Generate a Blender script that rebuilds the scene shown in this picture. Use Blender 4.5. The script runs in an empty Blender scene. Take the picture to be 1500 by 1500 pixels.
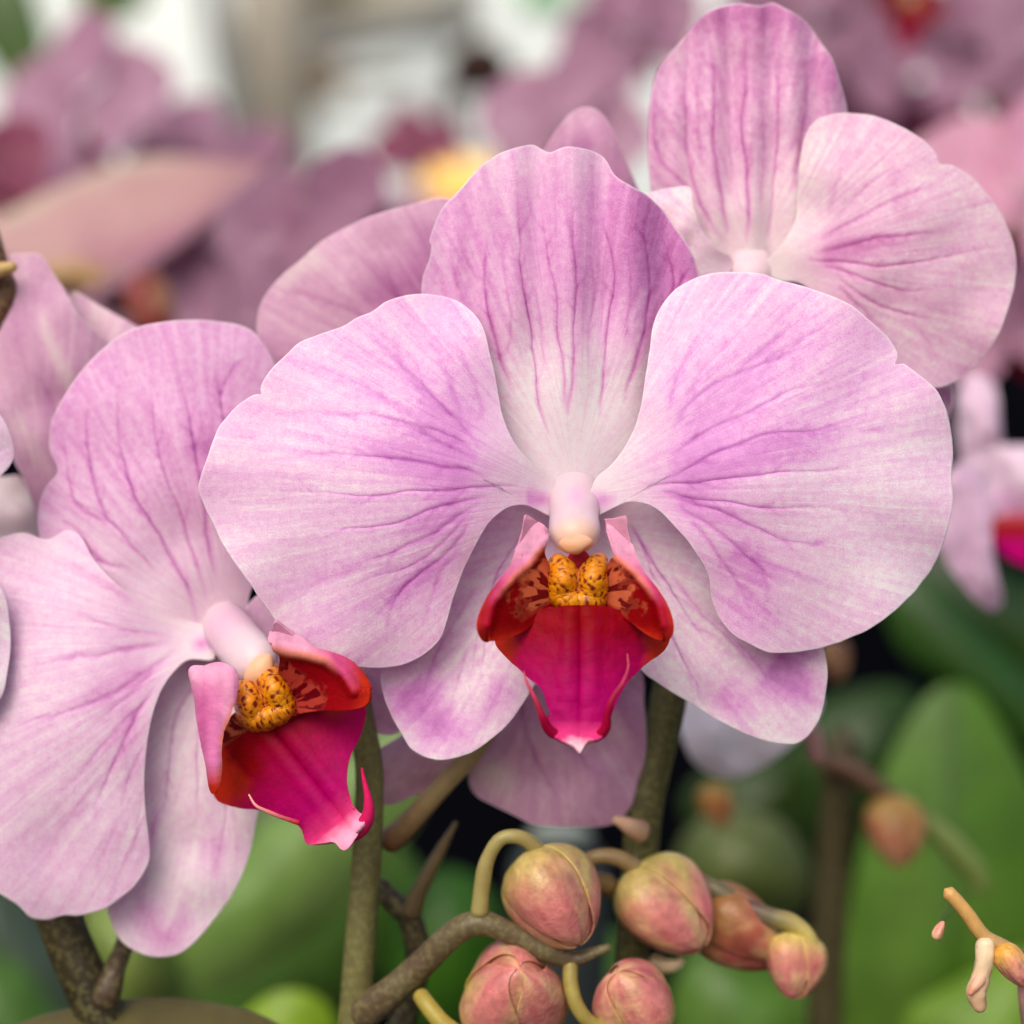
import bpy, math, random
import numpy as np
from mathutils import Vector, Matrix, Euler
random.seed(7); rng = np.random.RandomState(11)
R = math.radians
scn = bpy.context.scene
COL = scn.collection
CAMH = 1.20            # camera height (m)
F0 = 0.30              # distance camera -> sharp plane (m); 1 photo pixel there = 0.1 mm

# ------------------------------------------------------------------ camera
cam_d = bpy.data.cameras.new("camera"); cam = bpy.data.objects.new("camera", cam_d); COL.objects.link(cam)
cam.location = (0, -F0, CAMH); cam.rotation_euler = (R(90), 0, 0)
cam_d.lens = 72; cam_d.sensor_width = 36; cam_d.clip_start = 0.01; cam_d.clip_end = 200
cam_d.dof.use_dof = True; cam_d.dof.focus_distance = F0 - 0.003; cam_d.dof.aperture_fstop = 7.6
scn.camera = cam
# ------------------------------------------------------------------ light
SUN_EL, SUN_AZ = 42, 200      # azimuth measured from +Y clockwise; sun behind the camera, a little to the left
w = bpy.data.worlds.new("World"); scn.world = w; w.use_nodes = True
nt = w.node_tree; nt.nodes.clear()
sky = nt.nodes.new('ShaderNodeTexSky'); sky.sky_type = 'NISHITA'; sky.sun_disc = False
sky.sun_elevation = R(SUN_EL); sky.sun_rotation = R(SUN_AZ); sky.air_density = 1.0; sky.dust_density = 4.0; sky.ozone_density = 0.6
bg = nt.nodes.new('ShaderNodeBackground'); bg.inputs['Strength'].default_value = 0.125
out = nt.nodes.new('ShaderNodeOutputWorld')
nt.links.new(sky.outputs[0], bg.inputs[0]); nt.links.new(bg.outputs[0], out.inputs[0])
sd = bpy.data.lights.new("sun", 'SUN'); sun = bpy.data.objects.new("sun", sd); COL.objects.link(sun)
sd.energy = 1.35; sd.angle = R(48); sd.color = (1.0, 0.95, 0.88)
el, az = R(SUN_EL), R(SUN_AZ)
sdir = Vector((math.sin(az)*math.cos(el), math.cos(az)*math.cos(el), math.sin(el)))
sun.rotation_euler = sdir.to_track_quat('Z', 'Y').to_euler(); sun.location = sdir*3
vs = scn.view_settings; vs.view_transform = 'Standard'; vs.look = 'None'; vs.gamma = 1; vs.use_curve_mapping = False
vs.exposure = 0.22

# ------------------------------------------------------------------ helpers
def srgb(r, g, b):
    return tuple(((c/255)/12.92 if c/255 <= 0.04045 else ((c/255+0.055)/1.055)**2.4) for c in (r, g, b))

def P(x, y, d):
    """photo pixel + depth (0.1 mm steps behind the sharp plane) -> world metres"""
    x = np.asarray(x, float); y = np.asarray(y, float); z = 3000.0 + np.asarray(d, float)
    x, y, z = np.broadcast_arrays(x, y, z); k = z/3000.0*1e-4
    return np.stack([(x-750)*k, z*1e-4-F0 + 0*k, CAMH-(y-750)*k], -1)

def tag(o, label=None, cat=None, group=None, kind=None):
    if label: o['label'] = label
    if cat: o['category'] = cat
    if group: o['group'] = group
    if kind: o['kind'] = kind
    return o

def empty(name, loc, label, cat, group=None):
    o = bpy.data.objects.new(name, None); COL.objects.link(o)
    o.location = tuple(float(c) for c in loc); o.empty_display_size = 0.005
    return tag(o, label, cat, group)

def mesh_obj(name, V, F, mat, parent=None, attrs=None, smooth=True, solid=0.0):
    V = np.asarray(V, float)
    org = Vector((0, 0, 0))
    if parent is not None:
        p = parent
        while p is not None:
            org = org + p.location; p = p.parent
    Vl = V - np.array(org)
    me = bpy.data.meshes.new(name)
    if isinstance(F, np.ndarray):
        F = [F]
    nf = sum(len(f) for f in F); nl = sum(f.size for f in F)
    me.vertices.add(len(Vl)); me.vertices.foreach_set('co', Vl.astype(np.float32).ravel())
    me.loops.add(nl); me.polygons.add(nf)
    me.loops.foreach_set('vertex_index', np.concatenate([f.ravel() for f in F]).astype(np.int32))
    st = []; s = 0
    for f in F:
        n, k = f.shape; st.append(s+np.arange(n)*k); s += n*k
    me.polygons.foreach_set('loop_start', np.concatenate(st).astype(np.int32))
    me.update(calc_edges=True); me.validate()
    if smooth: me.polygons.foreach_set('use_smooth', [True]*len(me.polygons))
    for k, a in (attrs or {}).items():
        a = np.asarray(a, np.float32)
        if a.ndim == 1:
            at = me.attributes.new(k, 'FLOAT', 'POINT'); at.data.foreach_set('value', a)
        else:
            at = me.attributes.new(k, 'FLOAT_VECTOR', 'POINT'); at.data.foreach_set('vector', a.ravel())
    me.materials.append(mat)
    o = bpy.data.objects.new(name, me); COL.objects.link(o)
    if parent is not None: o.parent = parent
    if solid:
        m = o.modifiers.new('thickness', 'SOLIDIFY'); m.thickness = solid; m.offset = -1; m.use_even_offset = False
    return o

def catmull(pts, n, closed=True):
    p = np.asarray(pts, float)
    if closed: q = np.vstack([p[-1], p, p[0], p[1]])
    else: q = np.vstack([2*p[0]-p[1], p, 2*p[-1]-p[-2]])
    segs = len(q)-3; o = []
    t = np.linspace(0, 1, 16, endpoint=False)[:, None]
    for i in range(segs):
        a, b, c, d = q[i], q[i+1], q[i+2], q[i+3]
        o.append(0.5*((2*b)+(-a+c)*t+(2*a-5*b+4*c-d)*t**2+(-a+3*b-3*c+d)*t**3))
    o = np.vstack(o + ([] if closed else [q[-2][None]]))
    if closed: o = np.vstack([o, o[:1]])
    L = np.concatenate([[0], np.cumsum(np.linalg.norm(np.diff(o, axis=0), axis=1))])
    s = np.linspace(0, L[-1], n, endpoint=not closed)
    return np.stack([np.interp(s, L, o[:, k]) for k in range(o.shape[1])], -1)

def vnoise(x, y, seed=0):
    """2-D value noise, 0..1"""
    r = np.random.RandomState(seed).rand(64, 64)
    xi = np.floor(x).astype(int); yi = np.floor(y).astype(int)
    fx = x-xi; fy = y-yi; fx = fx*fx*(3-2*fx); fy = fy*fy*(3-2*fy)
    g = lambda a, b: r[a % 64, b % 64]
    return (g(xi, yi)*(1-fx)+g(xi+1, yi)*fx)*(1-fy)+(g(xi, yi+1)*(1-fx)+g(xi+1, yi+1)*fx)*fy
def fbm(x, y, seed=0, o=3):
    s = 0; a = 1; t = 0
    for i in range(o):
        s = s+a*vnoise(x*2**i, y*2**i, seed+i); t += a; a *= .5
    return s/t

def pdist(x, y, poly):
    p = np.asarray(poly, float); best = np.full(x.shape, 1e9); tt = np.zeros(x.shape); n = len(p)-1
    for i in range(n):
        a, b = p[i], p[i+1]; ab = b-a; L = (ab**2).sum()+1e-9
        t = np.clip(((x-a[0])*ab[0]+(y-a[1])*ab[1])/L, 0, 1)
        d = np.hypot(x-a[0]-t*ab[0], y-a[1]-t*ab[1]); m = d < best
        best[m] = d[m]; tt[m] = (i+t[m])/n
    return best, tt

def Z(pts, ox, oy, s): return [(ox+a/s, oy+b/s) for a, b in pts]
def ZV(vs, ox, oy, s): return [(Z(v[0], ox, oy, s),)+tuple(v[1:]) for v in vs]

def fan(outline, centre, n, m, rough=1.2, seed=3):
    """star-shaped sheet: closed outline around a centre; returns x, y, v (0 centre .. 1 margin), faces"""
    o = catmull(outline, n)
    c = np.array(centre, float)
    k = np.arange(n)/n*len(outline)
    o = o + (o-c)/np.linalg.norm(o-c, axis=1)[:, None]*((fbm(k*1.7, k*0, seed)-.5)*2*rough)[:, None]
    ag = np.unwrap(np.arctan2(o[:, 1]-c[1], o[:, 0]-c[0]))
    if ag[-1] < ag[0]: o = o[::-1]         # same winding for every sheet, so that the front faces the camera
    rd = np.linalg.norm(o-c, axis=1); i0 = int(np.argmax(rd)); o = np.roll(o, -i0, axis=0); rd = np.roll(rd, -i0)
    ag = np.unwrap(np.arctan2(o[:, 1]-c[1], o[:, 0]-c[0])); mono = np.maximum.accumulate(ag)+np.arange(n)*1e-6
    mono = np.minimum(mono, ag[0]+2*np.pi-(n-np.arange(n))*1e-6)
    st_ = np.maximum(np.diff(np.append(mono, mono[0]+2*np.pi)), .3*2*np.pi/n); st_ *= 2*np.pi/st_.sum()
    th_ = mono[0]+np.concatenate([[0], np.cumsum(st_)[:-1]])
    rd = np.interp(th_, mono, rd); rd = np.convolve(np.concatenate([rd[-1:], rd, rd[:1]]), [.25, .5, .25], 'valid')
    o = c+np.stack([np.cos(th_), np.sin(th_)], 1)*rd[:, None]
    v = np.linspace(0, 1, m+1)[1:]**0.8
    X = c[0]+np.outer(v, o[:, 0]-c[0]); Y = c[1]+np.outer(v, o[:, 1]-c[1])
    x = np.concatenate([[c[0]], X.ravel()]); y = np.concatenate([[c[1]], Y.ravel()])
    vv = np.concatenate([[0], np.repeat(v, n)])
    i = np.arange(n); j = (i+1) % n
    tri = np.stack([np.zeros(n, int), 1+i, 1+j], 1)
    qs = [np.stack([1+r*n+i, 1+(r+1)*n+i, 1+(r+1)*n+j, 1+r*n+j], 1) for r in range(m-1)]
    u = np.concatenate([[0], np.tile(i/n, m)])
    return x, y, vv, u, [tri, np.vstack(qs)]

# ------------------------------------------------------------------ materials
MATS = {}
def nodes(name):
    m = bpy.data.materials.new(name); m.use_nodes = True
    return m, m.node_tree, m.node_tree.nodes['Principled BSDF']

def petal_mat(name, stops, mott=.30, streak=.36, rough=.43, sss=.4, speck=0.0):
    """stops: pigment 0..1 -> colour.  Pigment comes from the vein map (attribute T) plus streaks and cells."""
    m, t, b = nodes(name); N = t.nodes; L = t.links
    def attr(n):
        a = N.new('ShaderNodeAttribute'); a.attribute_name = n; return a
    T, S, FANV, PX = attr('T'), attr('S'), attr('fan'), attr('px')
    n1 = N.new('ShaderNodeTexNoise'); n1.inputs['Scale'].default_value = 1; n1.inputs['Detail'].default_value = 4; n1.inputs['Roughness'].default_value = .6
    n1.inputs['Distortion'].default_value = .6
    L.new(FANV.outputs['Vector'], n1.inputs['Vector'])
    n2 = N.new('ShaderNodeTexNoise'); n2.inputs['Scale'].default_value = .085; n2.inputs['Detail'].default_value = 5; n2.inputs['Roughness'].default_value = .68
    L.new(PX.outputs['Vector'], n2.inputs['Vector'])
    n3 = N.new('ShaderNodeTexNoise'); n3.inputs['Scale'].default_value = .42; n3.inputs['Detail'].default_value = 2
    L.new(PX.outputs['Vector'], n3.inputs['Vector'])
    def mth(op, a, bb, c=None):
        n = N.new('ShaderNodeMath'); n.operation = op
        for i, q in enumerate((a, bb, c)):
            if q is None: continue
            if isinstance(q, (int, float)): n.inputs[i].default_value = q
            else: L.new(q, n.inputs[i])
        return n.outputs[0]
    s1 = mth('MULTIPLY', mth('SUBTRACT', n1.outputs[0], .5), streak*2)
    s2 = mth('MULTIPLY', mth('SUBTRACT', n2.outputs[0], .5), mott*2)
    s3 = mth('MULTIPLY', mth('SUBTRACT', n3.outputs[0], .5), mott*1.7)
    tot = mth('MULTIPLY', mth('ADD', mth('ADD', s1, s2), s3), S.outputs['Fac'])
    pig = mth('ADD', tot, T.outputs['Fac'])
    cr = N.new('ShaderNodeValToRGB'); L.new(pig, cr.inputs[0])
    e = cr.color_ramp.elements
    while len(e) < len(stops): e.new(.5)
    for i, (p_, c_) in enumerate(stops): e[i].position = p_; e[i].color = (*c_, 1)
    # thin pale rim
    E = attr('E'); mx = N.new('ShaderNodeMix'); mx.data_type = 'RGBA'
    L.new(E.outputs['Fac'], mx.inputs[0]); L.new(cr.outputs[0], mx.inputs[6]); mx.inputs[7].default_value = (*stops[0][1], 1)
    L.new(mx.outputs[2], b.inputs['Base Color'])
    b.inputs['Roughness'].default_value = rough; b.inputs['Specular IOR Level'].default_value = .28
    b.inputs['Subsurface Weight'].default_value = sss; b.inputs['Subsurface Scale'].default_value = .0012
    b.inputs['Subsurface Radius'].default_value = (1, .55, .7)
    b.inputs['Sheen Weight'].default_value = .03; b.inputs['Sheen Roughness'].default_value = .4
    bmp = N.new('ShaderNodeBump'); bmp.inputs['Strength'].default_value = .35; bmp.inputs['Distance'].default_value = .00026
    h = mth('ADD', mth('MULTIPLY', n3.outputs[0], .5), mth('ADD', mth('MULTIPLY', n1.outputs[0], .8), mth('MULTIPLY', T.outputs['Fac'], -.12)))
    L.new(h, bmp.inputs['Height']); L.new(bmp.outputs[0], b.inputs['Normal'])
    return m

def vcol_mat(name, rough=.4, sss=.15, mott=.15, scale=.12, bump=.25, spec=.4, sat=None, speck=None):
    m, t, b = nodes(name); N = t.nodes; L = t.links
    c = N.new('ShaderNodeAttribute'); c.attribute_name = 'col'
    px = N.new('ShaderNodeAttribute'); px.attribute_name = 'px'
    n = N.new('ShaderNodeTexNoise'); n.inputs['Scale'].default_value = scale; n.inputs['Detail'].default_value = 5; n.inputs['Roughness'].default_value = .65
    L.new(px.outputs['Vector'], n.inputs['Vector'])
    mr = N.new('ShaderNodeMapRange'); mr.inputs[1].default_value = .25; mr.inputs[2].default_value = .75
    mr.inputs[3].default_value = 1-mott; mr.inputs[4].default_value = 1+mott
    L.new(n.outputs[0], mr.inputs[0])
    vm = N.new('ShaderNodeVectorMath'); vm.operation = 'SCALE'; L.new(c.outputs['Vector'], vm.inputs[0]); L.new(mr.outputs[0], vm.inputs['Scale'])
    src = vm.outputs[0]
    if speck:
        n4 = N.new('ShaderNodeTexNoise'); n4.inputs['Scale'].default_value = speck[0]; n4.inputs['Detail'].default_value = 2
        L.new(px.outputs['Vector'], n4.inputs['Vector'])
        r4 = N.new('ShaderNodeMapRange'); r4.inputs[1].default_value = speck[1]; r4.inputs[2].default_value = speck[1]+.08; r4.inputs[4].default_value = speck[3]; L.new(n4.outputs[0], r4.inputs[0])
        mx = N.new('ShaderNodeMix'); mx.data_type = 'RGBA'; L.new(r4.outputs[0], mx.inputs[0]); L.new(src, mx.inputs[6]); mx.inputs[7].default_value = (*speck[2], 1)
        src = mx.outputs[2]
    L.new(src, b.inputs['Base Color'])
    b.inputs['Roughness'].default_value = rough; b.inputs['Specular IOR Level'].default_value = spec
    b.inputs['Subsurface Weight'].default_value = sss; b.inputs['Subsurface Scale'].default_value = .001; b.inputs['Subsurface Radius'].default_value = (1, .4, .3)
    n3 = N.new('ShaderNodeTexNoise'); n3.inputs['Scale'].default_value = scale*3; n3.inputs['Detail'].default_value = 2; L.new(px.outputs['Vector'], n3.inputs['Vector'])
    bmp = N.new('ShaderNodeBump'); bmp.inputs['Strength'].default_value = bump; bmp.inputs['Distance'].default_value = .0003
    L.new(n3.outputs[0], bmp.inputs['Height']); L.new(bmp.outputs[0], b.inputs['Normal'])
    return m

M_A = petal_mat('lilac_petal', [(0, srgb(240, 226, 232)), (.2, srgb(233, 196, 222)), (.5, srgb(216, 150, 208)), (1, srgb(176, 88, 172))])
M_A2 = petal_mat('dorsal_lilac', [(0, srgb(236, 224, 228)), (.22, srgb(230, 190, 216)), (.55, srgb(212, 144, 198)), (1, srgb(168, 74, 150))])
M_B = petal_mat('rose_lilac_petal', [(0, srgb(236, 218, 224)), (.22, srgb(228, 192, 217)), (.55, srgb(210, 146, 196)), (1, srgb(164, 78, 156))])
M_C = petal_mat('dusky_lilac_petal', [(0, srgb(232, 216, 216)), (.22, srgb(224, 182, 206)), (.55, srgb(204, 134, 184)), (1, srgb(162, 74, 140))])
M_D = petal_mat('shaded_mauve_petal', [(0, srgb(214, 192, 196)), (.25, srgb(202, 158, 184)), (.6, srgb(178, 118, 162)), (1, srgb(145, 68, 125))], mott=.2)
M_BG = petal_mat('shade_toned_mauve_petal', [(0, srgb(196, 172, 184)), (.25, srgb(164, 122, 148)), (.6, srgb(140, 88, 122)), (1, srgb(110, 44, 84))], mott=.2)  # pigment darkened to stand in for the shade under the roof
M_BGP = petal_mat('pale_petal', [(0, srgb(228, 212, 222)), (.25, srgb(224, 195, 214)), (.6, srgb(208, 160, 195)), (1, srgb(170, 90, 150))], mott=.2)
M_WHITE = petal_mat('white_petal', [(0, srgb(244, 236, 244)), (.5, srgb(232, 210, 230)), (1, srgb(200, 150, 200))], mott=.1)
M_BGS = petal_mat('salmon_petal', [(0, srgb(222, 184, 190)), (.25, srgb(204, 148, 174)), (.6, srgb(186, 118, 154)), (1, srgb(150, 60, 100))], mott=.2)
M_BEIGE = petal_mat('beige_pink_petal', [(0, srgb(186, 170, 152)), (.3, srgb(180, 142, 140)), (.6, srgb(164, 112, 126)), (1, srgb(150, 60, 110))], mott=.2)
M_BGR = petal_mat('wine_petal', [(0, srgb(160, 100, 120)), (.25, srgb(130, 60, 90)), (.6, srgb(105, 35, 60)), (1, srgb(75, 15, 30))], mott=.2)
M_LIP = vcol_mat('lip_velvet', rough=.5, sss=.04, mott=.2, scale=.05, bump=.3, spec=.06)
M_CAL = vcol_mat('callus_wax', rough=.35, sss=.15, mott=.12, scale=.12, bump=.3, spec=.4)
M_COLUMN = vcol_mat('column_wax', rough=.36, sss=.3, mott=.04, scale=.06, bump=.15, spec=.35)
M_STEM = vcol_mat('stem_skin', rough=.45, sss=.02, mott=.22, scale=.10, bump=.2, spec=.35, speck=(.10, .5, srgb(140, 138, 84), .25))
M_PED = vcol_mat('pedicel_skin', rough=.4, sss=.1, mott=.14, scale=.06, bump=.2, spec=.4)
M_BUD = vcol_mat('bud_skin', rough=.28, sss=.08, mott=.3, scale=.045, bump=.5, spec=.35)
M_LEAF = vcol_mat('leaf_skin', rough=.38, sss=.0, mott=.3, scale=.012, bump=.3, spec=.4)
M_BLACK = vcol_mat('shade_black', rough=.95, sss=0, mott=.1, scale=.01, bump=0, spec=.03)  # near-black colour standing in for deep shade behind the plants
M_PLAIN = vcol_mat('matt_paint', rough=.6, sss=0, mott=.06, scale=.01, bump=.05, spec=.3)

# ------------------------------------------------------------------ petal builder
def petal(name, parent, outline, centre, base, depth, veins, mat, D0=0, res=(380, 130), T0=0.0, Tfun=None,
          S=1.0, cup=25, bowl=30, tilt=(0, 0), ripple=(0, 5, 0), wob=14, seed=1, branch=True, solid=.00045, streakf=9, label=None, edge=.6, groove=1.6):
    x, y, v, u, F = fan(outline, centre, res[0], res[1], seed=seed)
    oa = np.array(outline, float); bc = (oa.max(0)+oa.min(0))/2; bh = (oa.max(0)-oa.min(0))/2
    v2 = np.minimum(np.hypot((x-bc[0])/bh[0], (y-bc[1])/bh[1]), 1.25); ab = np.arctan2(y-bc[1], x-bc[0])
    k = (3000.0+D0)/3000.0
    ext = max(1.0, np.ptp(np.array(outline)[:, 0])) ; ey = max(1.0, np.ptp(np.array(outline)[:, 1])); size = (ext+ey)/2
    wx = x+(fbm(x/60, y/60, seed+20)-.5)*9; wy = y+(fbm(x/60, y/60, seed+40)-.5)*9
    T = np.full(x.shape, float(T0))
    if Tfun is not None: T = T+Tfun(x, y)
    G = np.zeros(x.shape)
    rr = random.Random(seed*13+5)
    for ve in veins:
        pts, wd, st = ve[:3]
        if wd < 12: wd = wd*.72
        d, t = pdist(wx, wy, catmull(pts, 40, False) if len(pts) > 2 else pts)
        tap = np.clip(t*6+.25, 0, 1)*np.clip((1-t)*2.2, 0, 1)
        brk = .65+.7*fbm(x/38, y/38, seed+60)
        q = np.exp(-(d/(wd*(1.1-.45*t)))**2)*tap
        if wd < 12: st = st*.7
        T = T+st*q*(brk if wd < 20 else 1)
        if wd < 12: G = G+q*min(1, st*2)
        if branch and wd < 12:
            pp = catmull(pts, 40, False)
            for kk in range(5):
                i = rr.randrange(5, 34); dirv = pp[i+3]-pp[i]; dirv = dirv/(np.linalg.norm(dirv)+1e-6)
                a = rr.choice((-1, 1))*rr.uniform(.35, .75); ca, sa = math.cos(a), math.sin(a)
                dv = np.array([dirv[0]*ca-dirv[1]*sa, dirv[0]*sa+dirv[1]*ca]); L_ = rr.uniform(.05, .13)*size
                e1 = pp[i]+dv*L_*.5; e2 = pp[i]+(dv*.75+dirv*.35)*L_
                d2, t2 = pdist(wx, wy, [pp[i], e1, e2])
                T = T+st*.36*np.exp(-(d2/(wd*.75))**2)*np.clip(1.1-t2, 0, 1)
    bx, by = base
    dx, dy = x-bx, y-by; r = np.hypot(dx, dy)
    a0 = math.atan2(centre[1]-by, centre[0]-bx)
    ang = np.arctan2(dy, dx)-a0; ang = (ang+np.pi) % (2*np.pi)-np.pi
    fanv = np.stack([ang*streakf*1.9, r/size*2.6, np.full(x.shape, seed*7.3)], -1)
    cx, cy = centre
    rel = (tilt[0]*(x-cx)+tilt[1]*(y-cy) + cup*v2**2.2 + bowl*np.exp(-(r/(size*.23))**2)
           + (fbm(x/size*3.1, y/size*3.1, seed+80, 2)-.5)*2*wob + ripple[0]*v2**4*np.sin(ab*ripple[1]+ripple[2]) + groove*np.clip(G, 0, 1.2))
    if depth is not None: rel = rel+depth(x, y, v2, r)
    V = P(x, y, D0+rel*k)
    SS = np.clip(S*(0.3+.62*np.clip(r/(size*.5), 0, 1)), 0, 1.2)
    E = np.clip((v-.985)/.015, 0, 1)*edge
    o = mesh_obj(name, V, F, mat, parent, dict(T=T, S=SS, fan=fanv, px=np.stack([x, y, np.zeros_like(x)+seed*31], -1), E=E), solid=solid*k)
    if label: o['label'] = label
    return o

def sheet(name, parent, outline, centre, depth, colf, mat, D0=0, res=(220, 70), solid=.0005, rough=.8, seed=1, label=None):
    x, y, v, u, F = fan(outline, centre, res[0], res[1], rough=rough, seed=seed)
    k = (3000.0+D0)/3000.0
    V = P(x, y, D0+depth(x, y, v)*k)
    o = mesh_obj(name, V, F, mat, parent, dict(col=colf(x, y, v), px=np.stack([x, y, np.zeros_like(x)], -1)), solid=solid*k)
    if label: o['label'] = label
    return o

def mixc(c, c2, f): f = np.clip(f, 0, 1)[:, None]; return c*(1-f)+np.array(c2)[None]*f
def base_col(x, c): return np.tile(np.array(c, float), (len(x), 1))

def tube(name, parent, pts, radii, colf, mat, D0=0, n=24, m=90, flat=1.0, label=None, closed_tip=True, bumpy=0.0, seed=0):
    """pts: (x,y,rel) photo px; radii px"""
    k = (3000.0+D0)/3000.0
    C = catmull(pts, m, False); rad = np.interp(np.linspace(0, 1, m), np.linspace(0, 1, len(radii)), radii)
    rad = np.convolve(np.pad(rad, 3, 'edge'), np.ones(7)/7, 'valid')
    W = P(C[:, 0], C[:, 1], D0+C[:, 2]*k); Rw = rad*1e-4*k
    Tn = np.gradient(W, axis=0); Tn /= np.linalg.norm(Tn, axis=1)[:, None]
    up = np.array([0, 1.0, 0.02]); s = np.cross(Tn, up); s /= np.linalg.norm(s, axis=1)[:, None]; b = np.cross(s, Tn)
    th = np.arange(n)/n*2*np.pi
    # rounded ends
    q = np.arange(m)*np.linalg.norm(np.diff(W, axis=0), axis=1).mean()
    V = []
    for i in range(m):
        rr_ = Rw[i]
        for dd in (q[i], (q[-1]-q[i]) if closed_tip else 1e9):
            if dd < Rw[i]: rr_ = min(rr_, Rw[i]*math.sqrt(max(0, 1-(1-dd/Rw[i])**2))+Rw[i]*.02)
        jit = 1+bumpy*(fbm(th*1.3+seed, np.full(n, i*.09), seed+3)-.5)*2
        V.append(W[i]+(np.cos(th)[:, None]*s[i]+np.sin(th)[:, None]*b[i]*flat)*rr_*jit[:, None])
    V = np.vstack(V+[W[0][None], W[-1][None]])
    i = np.arange(n); j = (i+1) % n
    Q = np.vstack([np.stack([a*n+i, a*n+j, (a+1)*n+j, (a+1)*n+i], 1) for a in range(m-1)])
    c0 = np.stack([np.full(n, m*n), j, i], 1); c1 = np.stack([np.full(n, m*n+1), (m-1)*n+i, (m-1)*n+j], 1)
    tt = np.concatenate([np.repeat(np.linspace(0, 1, m), n), [0, 1]]); aa = np.concatenate([np.tile(th, m), [0, 0]])
    col = colf(tt, aa) if callable(colf) else base_col(tt, colf)
    px = V*1e4
    o = mesh_obj(name, V, [np.vstack([c0, c1]), Q], mat, parent, dict(col=col, px=px))
    if label: o['label'] = label
    return o

# ================================================================== FLOWER A : the large front flower
ZL = (280, 380, 2.419); ZR = (840, 380, 2.419); ZD = (600, 190, 2.83)
A_L = Z([(1290, 800), (1262, 768), (1200, 720), (1140, 650), (1100, 560), (1080, 450), (1055, 330), (1030, 240), (980, 175), (910, 140), (820, 127), (750, 135), (690, 155), (640, 190), (590, 210), (530, 245), (460, 268), (390, 295), (340, 340), (300, 375), (265, 420), (248, 465), (268, 506), (240, 478), (180, 510), (130, 560), (90, 620), (60, 700), (35, 780), (33, 830), (60, 890), (90, 950), (110, 1000), (150, 1060), (190, 1120), (240, 1190), (290, 1260), (350, 1330), (420, 1385), (500, 1420), (590, 1440), (680, 1443), (760, 1430), (830, 1395), (880, 1345), (905, 1280), (925, 1200), (950, 1130), (975, 1070), (1010, 1000), (1050, 930), (1110, 880), (1170, 868), (1225, 885), (1290, 915)], *ZL)
A_R = Z([(70, 800), (92, 765), (150, 715), (200, 640), (235, 550), (250, 450), (265, 350), (280, 250), (300, 190), (340, 130), (410, 80), (490, 55), (570, 47), (660, 55), (740, 80), (820, 100), (900, 130), (980, 165), (1050, 220), (1110, 280), (1145, 330), (1140, 362), (1130, 382), (1165, 372), (1220, 410), (1280, 460), (1310, 520), (1330, 590), (1338, 680), (1335, 780), (1340, 850), (1325, 940), (1300, 1020), (1260, 1100), (1200, 1180), (1130, 1250), (1060, 1300), (1000, 1330), (920, 1360), (850, 1378), (770, 1390), (690, 1390), (630, 1365), (570, 1330), (520, 1270), (490, 1190), (480, 1120), (450, 1060), (410, 1000), (360, 940), (310, 890), (250, 862), (190, 858), (140, 880), (60, 915)], *ZR)
A_D = Z([(560, 1460), (480, 1400), (380, 1300), (300, 1150), (220, 1000), (120, 850), (65, 740), (58, 670), (64, 610), (90, 540), (100, 480), (92, 458), (130, 350), (190, 270), (260, 190), (340, 125), (420, 85), (500, 65), (550, 85), (590, 98), (640, 75), (700, 78), (760, 95), (815, 128), (850, 185), (930, 245), (990, 285), (1050, 340), (1100, 410), (1150, 480), (1180, 550), (1190, 630), (1175, 720), (1140, 820), (1080, 950), (1040, 1100), (980, 1250), (880, 1380), (790, 1460), (680, 1490)], *ZD)
VA_L = ZV([([(1150, 800), (1000, 808), (850, 820), (700, 832), (520, 830), (300, 818)], 4.2, .62),
    ([(1040, 770), (980, 745), (900, 740), (800, 715), (700, 700), (560, 690), (420, 695)], 5, .5),
    ([(1020, 700), (960, 650), (870, 610), (800, 590), (700, 560), (600, 545), (470, 565)], 6, .42),
    ([(1010, 650), (940, 570), (880, 510), (840, 460), (760, 390), (690, 330)], 6, .42),
    ([(1000, 700), (900, 660), (830, 620), (740, 590), (640, 585)], 6, .35),
    ([(1040, 840), (950, 858), (850, 880), (760, 918), (650, 945), (520, 950), (420, 940)], 4.5, .6),
    ([(1010, 870), (930, 910), (850, 965), (760, 1005), (680, 1050), (560, 1085)], 6, .48),
    ([(980, 930), (900, 1040), (800, 1120), (735, 1185), (705, 1260), (690, 1370)], 6, .42),
    ([(980, 900), (870, 1010), (770, 1085), (640, 1130), (540, 1180)], 5, .34),
    ([(1040, 580), (1000, 450), (960, 330), (930, 240)], 7, .2),
    ([(960, 560), (900, 400), (850, 280)], 7, .22), ([(860, 520), (740, 380), (620, 300)], 7, .2),
    ([(800, 560), (600, 440), (440, 360)], 7, .2), ([(960, 1000), (880, 1120), (840, 1230), (800, 1360)], 7, .2),
    ([(900, 1040), (760, 1150), (640, 1280), (560, 1370)], 6, .22), ([(640, 1080), (450, 1140), (300, 1200)], 8, .14),
    ([(540, 690), (380, 700), (160, 720)], 8, .14), ([(620, 560), (420, 540), (220, 570)], 8, .16),
    ([(1000, 770), (850, 740), (700, 690), (560, 640)], 34, .34), ([(980, 650), (860, 570), (760, 470)], 40, .22),
    ([(960, 860), (840, 920), (720, 980)], 26, .22), ([(880, 1080), (760, 1180), (700, 1300)], 34, .2),
    ([(1180, 840), (1262, 850), (1290, 850)], 15, .42)], *ZL)
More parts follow.
